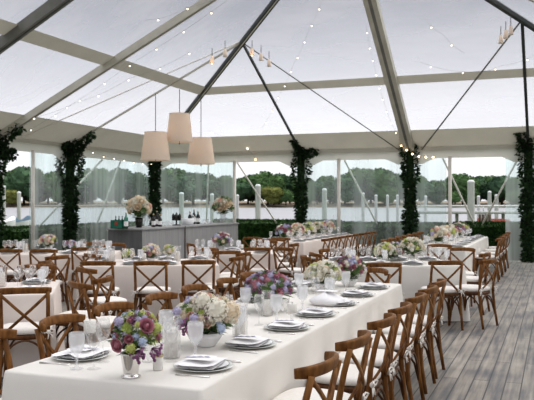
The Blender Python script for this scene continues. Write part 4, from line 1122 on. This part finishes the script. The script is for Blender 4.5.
def vessel(kind, t, s):
    m = MB()
    if kind == 'julep':
        m.lathe([(.0, .002), (.043, .002), (.045, .007), (.034, .014), (.032, .02), (.034, .03), (.045, .11), (.047, .118), (.044, .118), (.04, .1), (.0, .06)], 28)
        m2 = MB(); m2.tube([(.0455 * math.cos(a * PI / 14), .0455 * math.sin(a * PI / 14), .118) for a in range(29)], .003, 5, cap=False); mt = M['silver']
        o = obj('silver_cup', m, t, mats=mt); obj('beaded_rim', m2, o, mats=mt); h = .118
    elif kind == 'bowl':
        m.lathe([(.0, .002), (.05, .002), (.055, .01), (.085, .05), (.095, .08), (.092, .08), (.08, .05), (.0, .02)], 28); o = obj('white_bowl', m, t, mats=M['plate']); h = .075
    elif kind == 'vase':
        m.lathe([(.0, .002), (.05, .002), (.06, .02), (.075, .12), (.08, .2), (.077, .2), (.07, .12), (.0, .02)], 24); o = obj('dark_vase', m, t, mats=M['dark_glass']); h = .2
    else:
        m.lathe([(.0, .003), (.045, .003), (.05, .02), (.055, .16), (.052, .16), (.046, .02), (.0, .01)], 24); o = obj('glass_vase', m, t, mats=M['glass']); h = .16
    o.scale = (s, s, s * (.9 if kind == 'julep' else 1)); return h * s * (.9 if kind == 'julep' else 1)
def bouquet(loc, w, h, mix, label, ves='bowl', vs=1.0, n=30, seed=1, size=.045, feat=(), off=0.0):
    """a dome of flowers w wide and h high over its vessel"""
    rnd = random.Random(seed)
    t = thing('flower_arrangement', label, 'flower arrangement', loc, 0 if feat else rnd.uniform(0, 6), 'flower arrangements')
    z0 = vessel(ves, t, vs)
    m = MB()
    for i in range(90):
        a = rnd.uniform(0, 2 * PI); f = rnd.random()
        d = Vector((math.cos(a), math.sin(a), rnd.uniform(-.25, 1.0)))
        m.leaf((d.x * w * .25 * f, d.y * w * .25 * f, z0 + h * .25 * f), d, w * rnd.uniform(.22, .36), w * .1, (0, 0, 1))
    for i in range(12):
        a = rnd.uniform(0, 2 * PI); m.tube([(0, 0, z0 - .02), (math.cos(a) * w * .3, math.sin(a) * w * .3, z0 + h * .5)], .003, 4)
    obj('greenery', m, t, mats=M['leaf'], smooth=False)
    for k, d, sc in feat:
        d = Vector(d).normalized(); nm, me = FL[k]
        o = obj(nm, me, t, (off + d.x * w / 2 * 1.15, d.y * w / 2 * 1.15, z0 + h * .36 + d.z * h * .53))
        o.rotation_euler = d.to_track_quat('Z', 'Y').to_euler(); o.scale = (sc, sc, sc)
    ks = []
    for k, c in mix: ks += [k] * c
    rnd.shuffle(ks)
    for i in range(n):
        k = ks[i % len(ks)]; nm, me = FL[k]
        z = 1 - (i + .5) / n * 1.18; a = i * 2.39996 + rnd.uniform(-.2, .2); r = math.sqrt(max(0, 1 - z * z))
        d = Vector((r * math.cos(a), r * math.sin(a), z))
        o = obj(nm, me, t, (off + d.x * w / 2 * .86, d.y * w / 2 * .86, z0 + h * .36 + d.z * h * .48))
        o.rotation_euler = d.to_track_quat('Z', 'Y').to_euler()
        sc = size * {'R': 1.0, 'H': .98, 'S': .95, 'L': 1.15}[k[0]] * rnd.uniform(.85, 1.15)
        o.scale = (sc, sc, sc)
MIXA = [('Rrose', 2), ('Hblue', 3), ('Hlav', 4), ('Hlime', 4), ('Splum', 4), ('Rpink', 2), ('L', 8), ('Ll', 4), ('Swhite', 3), ('Slav', 3)]
MIXB = [('Rwhite', 7), ('Hlav', 3), ('Hwhite', 6), ('Rpeach', 2), ('Hblue', 2), ('L', 6), ('Ll', 2), ('Rpink', 1), ('Hcream', 4), ('Splum', 2)]
MIXC = [('Hlav', 5), ('Slav', 5), ('Rpink', 2), ('Hpink', 3), ('Splum', 5), ('L', 6), ('Rrose', 2)]
MIXD = [('Hwhite', 8), ('Rwhite', 7), ('Hlime', 3), ('Hcream', 3), ('L', 2)]
MIXF = [('Rwhite', 5), ('Hwhite', 5), ('Hcream', 4), ('Rpeach', 2), ('Hpeach', 2), ('Hlav', 2), ('Rpink', 1), ('Splum', 1), ('L', 2), ('Hlime', 1)]
MIXE = [('Rrose', 3), ('Rpink', 3), ('Hlav', 3), ('Splum', 3), ('L', 4), ('Hwhite', 3), ('Hcream', 2), ('Hblue', 1)]
bouquet(tpx(131, 377), .235, .235, MIXA, 'bouquet of mauve roses and blue hydrangeas in a silver cup', 'julep', 1.12, 120, 1, .0215, (('Rrose', (-.55, -.85, -.2), .038), ('Rrose', (.45, -.75, .5), .040), ('Hlime', (-.05, -.95, -.3), .03), ('Hlav', (-.5, -.5, .6), .028), ('Hblue', (.35, -.9, -.05), .026), ('Rpink', (-.1, -.9, .05), .024), ('Splum', (.2, -.9, -.5), .045), ('Splum', (.75, -.6, -.5), .045), ('Hlime', (.8, -.5, .4), .03)), .03)
bouquet(tpx(206, 346), .40, .25, MIXB, 'white and lavender bouquet with a mauve rose, second from the camera', 'bowl', 1.1, 130, 2, .026, (('Rrose', (-.25, -.95, -.3), .045), ('Hwhite', (.3, -.7, .5), .075), ('Hcream', (.6, -.5, .4), .06), ('Hwhite', (-.05, -.5, .8), .06), ('Rpeach', (.0, -.3, .95), .045), ('Hlav', (-.65, -.6, .4), .03), ('Hlav', (-.2, -.9, .2), .03), ('Splum', (-.45, -.9, -.1), .05), ('Hblue', (.45, -.85, -.25), .03)))
bouquet(tpx(268, 311), .42, .27, MIXC, 'lavender and dusty pink bouquet, third along the nearest table', 'bowl', 1.0, 130, 3, .025)
bouquet(tpx(323, 291), .38, .23, MIXD, 'creamy white and lime bouquet, fourth along the nearest table', 'bowl', 1.0, 90, 4, .032)
bouquet(tpx(349, 286), .37, .27, MIXE, 'mixed pink and purple bouquet at the far end of the nearest table', 'bowl', 1.0, 110, 5, .027)
# further tables
for px, py, Y, w, h, mix, ves, lb, sd in (
    (412, 0, 10.9, .38, .27, MIXD, 'glass', 'white round bouquet on the right wide table beside its near edge', 6),
    (394, 0, 11.3, .32, .24, MIXE, 'bowl', 'pink and purple bouquet on the right wide table', 7),
    (385, 0, 11.1, .34, .24, MIXD, 'bowl', 'white bouquet at the left of the right wide table', 8),
    (151, 0, 11.1, .28, .22, MIXF, 'bowl', 'pale mixed bouquet in the middle of the table before the bar', 9),
    (128, 0, 11.1, .16, .12, MIXD, 'bowl', 'small white bouquet at the left of the table before the bar', 10),
    (169, 0, 10.9, .15, .14, MIXD, 'glass', 'small pale yellow bouquet in glass on the table before the bar', 19),
    (222, 0, 13.3, .34, .24, MIXE, 'glass', 'mauve and cream bouquet on the table right of the bar', 11),
    (48, 0, 13.0, .3, .22, MIXF, 'glass', 'pink and cream bouquet on the clear-wall table', 12),
    (70, 0, 13.2, .22, .16, MIXC, 'bowl', 'small pink bouquet at the right of the clear-wall table', 13)):
    bouquet((at(px, Y), Y, TZ), w, h, mix, lb, ves, .75, 50, sd, .034)
for k in range(5):
    p = T(-5.75, 16.3 + .88 * k, TZ)
    bouquet(p, .42, .32, (MIXE, MIXF, MIXD, MIXF, MIXF)[k], 'mixed bouquet on the back long table, %s from its near end' % ORD[k], 'bowl', 1.0, 30, 20 + k, .055)
for k in range(5):
    p = T(-2.2, 15.6 + .95 * k, TZ)
    bouquet(p, .44, .32, (MIXF, MIXD, MIXF, MIXE, MIXF)[k], 'mixed bouquet on the far right long table, %s from its near end' % ORD[k], 'bowl', 1.0, 30, 30 + k, .055)

# ================================================================== BAR
BX0, BX1, BY0, BY1, BH = -9.0, -8.17, 14.1, 19.3, 1.08
p = T((BX0 + BX1) / 2, (BY0 + BY1) / 2)
t = thing('bar_counter', 'long bar counter under a grey cloth near the left wall', 'bar counter', p, TA)
hx, hy = (BX1 - BX0) / 2, (BY1 - BY0) / 2
m = MB(); m.box((0, 0, BH - .02), (2 * hx + .06, 2 * hy + .06, .04)); obj('counter_top', m, t, mats=M['grey_cloth'], smooth=False, bevel=.008)
def drape(a, b, nm, mat):
    a = Vector(a); b = Vector(b); L = (b - a).length; n = int(L / .05); m = MB(); vs = []
    nr = Vector((b.y - a.y, a.x - b.x, 0)).normalized()
    for i in range(n + 1):
        for j, z in enumerate((BH - .03, BH * .6, .02)):
            q = a.lerp(b, i / n) + nr * (.004 * j * math.sin(i * .35) + .01 * j); vs.append((q.x, q.y, z))
    m.add(vs, [(3 * i + j, 3 * i + 3 + j, 3 * i + 4 + j, 3 * i + 1 + j) for i in range(n) for j in (0, 1)])
    return obj(nm, m, t, mats=M[mat])
drape((hx, -hy, 0), (hx, hy, 0), 'front_drape', 'grey_cloth')
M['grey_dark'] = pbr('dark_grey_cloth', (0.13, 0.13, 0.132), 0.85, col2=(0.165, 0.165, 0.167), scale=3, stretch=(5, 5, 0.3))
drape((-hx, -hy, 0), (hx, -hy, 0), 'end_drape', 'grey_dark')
drape((hx, hy, 0), (-hx, hy, 0), 'end_drape', 'grey_cloth')
m = MB(); m.tube([(hx + .03, -.65, .02), (hx + .03, -.65, BH)], .012, 5); obj('cloth_seam', m, t, mats=M['brown'])
def on_bar(px, off=0.35):
    """a spot on the bar top in a picture column, off metres behind the front edge"""
    x = BX1 - off; k = (px - 267) / F
    y = x * (cs - k * sn) / (k * cs + sn)
    return T(x, y, BH)
bouquet(on_bar(139), .52, .5, [('Rwhite', 6), ('Hcream', 5), ('Rpeach', 5), ('Rcream', 4), ('L', 3)], 'large cream and peach bouquet in a dark vase at the near bar end', 'vase', 1.1, 34, 41, .085)
bouquet(on_bar(223), .55, .5, [('Rwhite', 6), ('Rcream', 5), ('Rpeach', 3), ('L', 6)], 'large cream bouquet in a glass vase at the far bar end', 'glass', 1.5, 32, 42, .095)
def bottle(px, h, r, mat, label, off=.3, cap='gold'):
    t = thing('bottle', label, 'bottle', on_bar(px, off), 0, 'bottles on the bar')
    m = MB(); m.lathe([(.0, .0), (r, .0), (r, h * .58), (r * .8, h * .68), (r * .36, h * .78), (r * .34, h * .95), (.0, h * .95)], 14); obj('bottle_body', m, t, mats=M[mat])
    m = MB(); m.lathe([(.0, h), (r * .4, h), (r * .4, h * .9), (.0, h * .9)], 10); obj('cap', m, t, mats=M[cap])
    m = MB(); m.lathe([(r * 1.02, h * .15), (r * 1.02, h * .45)], 14); obj('paper_label', m, t, mats=M['paper'])
for px, h, r, mat, lb, off in ((126, .34, .045, 'green_glass', 'tall green glass bottle beside the green crate on the bar', .3), (153.5, .30, .045, 'dark_glass', 'dark bottle first right of the large near bouquet', .3), (157, .36, .04, 'dark_glass', 'tall dark bottle second right of the large near bouquet', .45),
                               (160, .28, .045, 'dark_glass', 'short dark bottle third right of the large near bouquet', .3), (190, .33, .05, 'dark_glass', 'dark bottle on the bar left of the white bucket', .5), (194, .38, .045, 'dark_glass', 'tall dark bottle behind the white bucket', .5), (198, .33, .05, 'dark_glass', 'dark bottle right of the white bucket', .45)):
    bottle(px, h, r, mat, lb, off)
t = thing('bottle_crate', 'green crate with a red emblem at the near left end of the bar', 'crate', on_bar(119, .5), TA)
t.scale = (.8, .8, .8)
m = MB()
for s in (-1, 1): m.box((s * .17, 0, .11), (.02, .26, .22)); m.box((0, s * .12, .11), (.36, .02, .22))
m.box((0, 0, .01), (.36, .26, .02)); obj('crate_body', m, t, mats=M['green_glass'] if False else pbr('green_plastic', (.012, .13, .085), .4, col2=(.02, .17, .11), scale=5), smooth=False)
m = MB(); m.sphere((0, -.135, .13), .06, 10, 8, (1, .15, 1)); obj('emblem', m, t, mats=M['terracotta'])
for x in (-.1, .0, .1):
    b = MB(); b.lathe([(.0, .02), (.035, .02), (.035, .2), (.012, .26), (.012, .33), (.0, .33)], 10); o = obj('bottle_neck', b, t, (x, 0, 0), mats=M['dark_glass'])
for k, px in enumerate((144, 146.5, 149)):
    put('wine_glass', on_bar(px, .25 + .1 * (k % 2)), 0, 'clear glass on the bar beside the near bouquet, %s in the row' % ORD[k], 'glasses on the bar', 1.1)
for k, px in enumerate((164, 168, 172)):
    put('tumbler', on_bar(px, .3 + .1 * (k % 2)), 0, 'clear tumbler in the middle of the bar, %s in the row' % ORD[k], 'glasses on the bar', 1.1)
for k, px in enumerate((204, 207, 210)):
    put('tumbler', on_bar(px, .3 + .1 * (k % 2)), 0, 'clear tumbler before the far bar bouquet, %s in the row' % ORD[k], 'glasses on the bar', 1.2)
t = thing('ice_bucket', 'white sloping ice bucket in the middle of the bar', 'ice bucket', on_bar(188, .25), 0)
m = MB(); m.lathe([(.0, .0), (.13, .0), (.17, .16), (.165, .16), (.125, .02), (.0, .02)], 22); obj('bucket_body', m, t, mats=M['plate'])
m = MB(); m.tube([(-.17 * math.cos(a * PI / 10), 0, .16 + .12 * math.sin(a * PI / 10)) for a in range(11)], .008, 6); obj('handle', m, t, mats=M['silver'])
t = thing('cruet_stand', 'small black caddy of jars in the middle of the bar', 'caddy', on_bar(176.5, .35), 0)
m = MB(); m.lathe([(.0, .0), (.1, .0), (.1, .02), (.02, .03), (.015, .3), (.0, .32)], 14); obj('stand', m, t, mats=M['dark_glass'])
for a in range(4):
    m = MB(); m.lathe([(.0, .02), (.035, .02), (.038, .13), (.015, .19), (.0, .19)], 10, (.075 * math.cos(a * 1.57), .075 * math.sin(a * 1.57), .1)); obj('jar', m, t, mats=M['dark_glass'])

# ================================================================== LIGHT, SKY, CAMERA
w = bpy.data.worlds.new('overcast_sky'); bpy.context.scene.world = w
w.use_nodes = True
n, l = w.node_tree.nodes, w.node_tree.links
bg = n['Background']
tc = n.new('ShaderNodeTexCoord'); sp = n.new('ShaderNodeSeparateXYZ'); l.new(tc.outputs['Generated'], sp.inputs[0])
cr = n.new('ShaderNodeValToRGB'); e = cr.color_ramp.elements
e[0].position = 0.0; e[0].color = (0.82, 0.82, 0.85, 1)
e[1].position = 1.0; e[1].color = (1.25, 1.25, 1.27, 1)
for ps, c in ((0.06, (0.92, 0.92, 0.95)), (0.125, (0.80, 0.80, 0.84)), (0.19, (0.54, 0.55, 0.60)), (0.26, (0.33, 0.34, 0.385)), (0.36, (0.36, 0.37, 0.42)), (0.6, (1.15, 1.15, 1.18))):
    k = e.new(ps); k.color = (*c, 1)
nz = n.new('ShaderNodeTexNoise'); nz.inputs['Scale'].default_value = 2.2; nz.inputs['Detail'].default_value = 4
mp = n.new('ShaderNodeMapping'); mp.inputs['Scale'].default_value = (1, 1, 3); l.new(tc.outputs['Generated'], mp.inputs[0]); l.new(mp.outputs[0], nz.inputs['Vector'])
ad = n.new('ShaderNodeMath'); ad.operation = 'MULTIPLY_ADD'; ad.inputs[1].default_value = .10; l.new(nz.outputs['Fac'], ad.inputs[0])
ad2 = n.new('ShaderNodeMath'); ad2.operation = 'SUBTRACT'; ad2.inputs[1].default_value = .05; l.new(sp.outputs['Z'], ad2.inputs[0]); l.new(ad2.outputs[0], ad.inputs[2])
l.new(ad.outputs[0], cr.inputs[0]); l.new(cr.outputs[0], bg.inputs['Color'])
bg.inputs['Strength'].default_value = 1.0

sun = bpy.data.lights.new('sun', 'SUN'); sun.energy = 1.7; sun.angle = R(50); sun.color = (1.0, 0.965, 0.91)
so = bpy.data.objects.new('sun', sun); C.objects.link(so)
so.rotation_euler = Vector((-.60, -.22, -.72)).to_track_quat('-Z', 'Y').to_euler()

cam = bpy.data.cameras.new('camera'); co = bpy.data.objects.new('camera', cam); C.objects.link(co)
cam.sensor_width = 36; cam.lens = 36 * F / 534; cam.clip_end = 2000; cam.clip_start = .05
co.location = (0, 0, CAM_H); co.rotation_euler = (R(90) + math.atan((HZ - 200) / F), 0, 0)
cam.dof.use_dof = True; cam.dof.focus_distance = 4.6; cam.dof.aperture_fstop = 9.0
sc = bpy.context.scene
sc.camera = co
sc.view_settings.view_transform = 'Standard'
try: sc.view_settings.look = 'Medium High Contrast'
except TypeError: sc.view_settings.look = 'None'
print('LOOK', sc.view_settings.look)
sc.view_settings.exposure = 0.08
sc.cycles.max_bounces = 14; sc.cycles.transparent_max_bounces = 24; sc.cycles.diffuse_bounces = 5
sc.cycles.use_denoising = True
sc.cycles.sample_clamp_indirect = 6
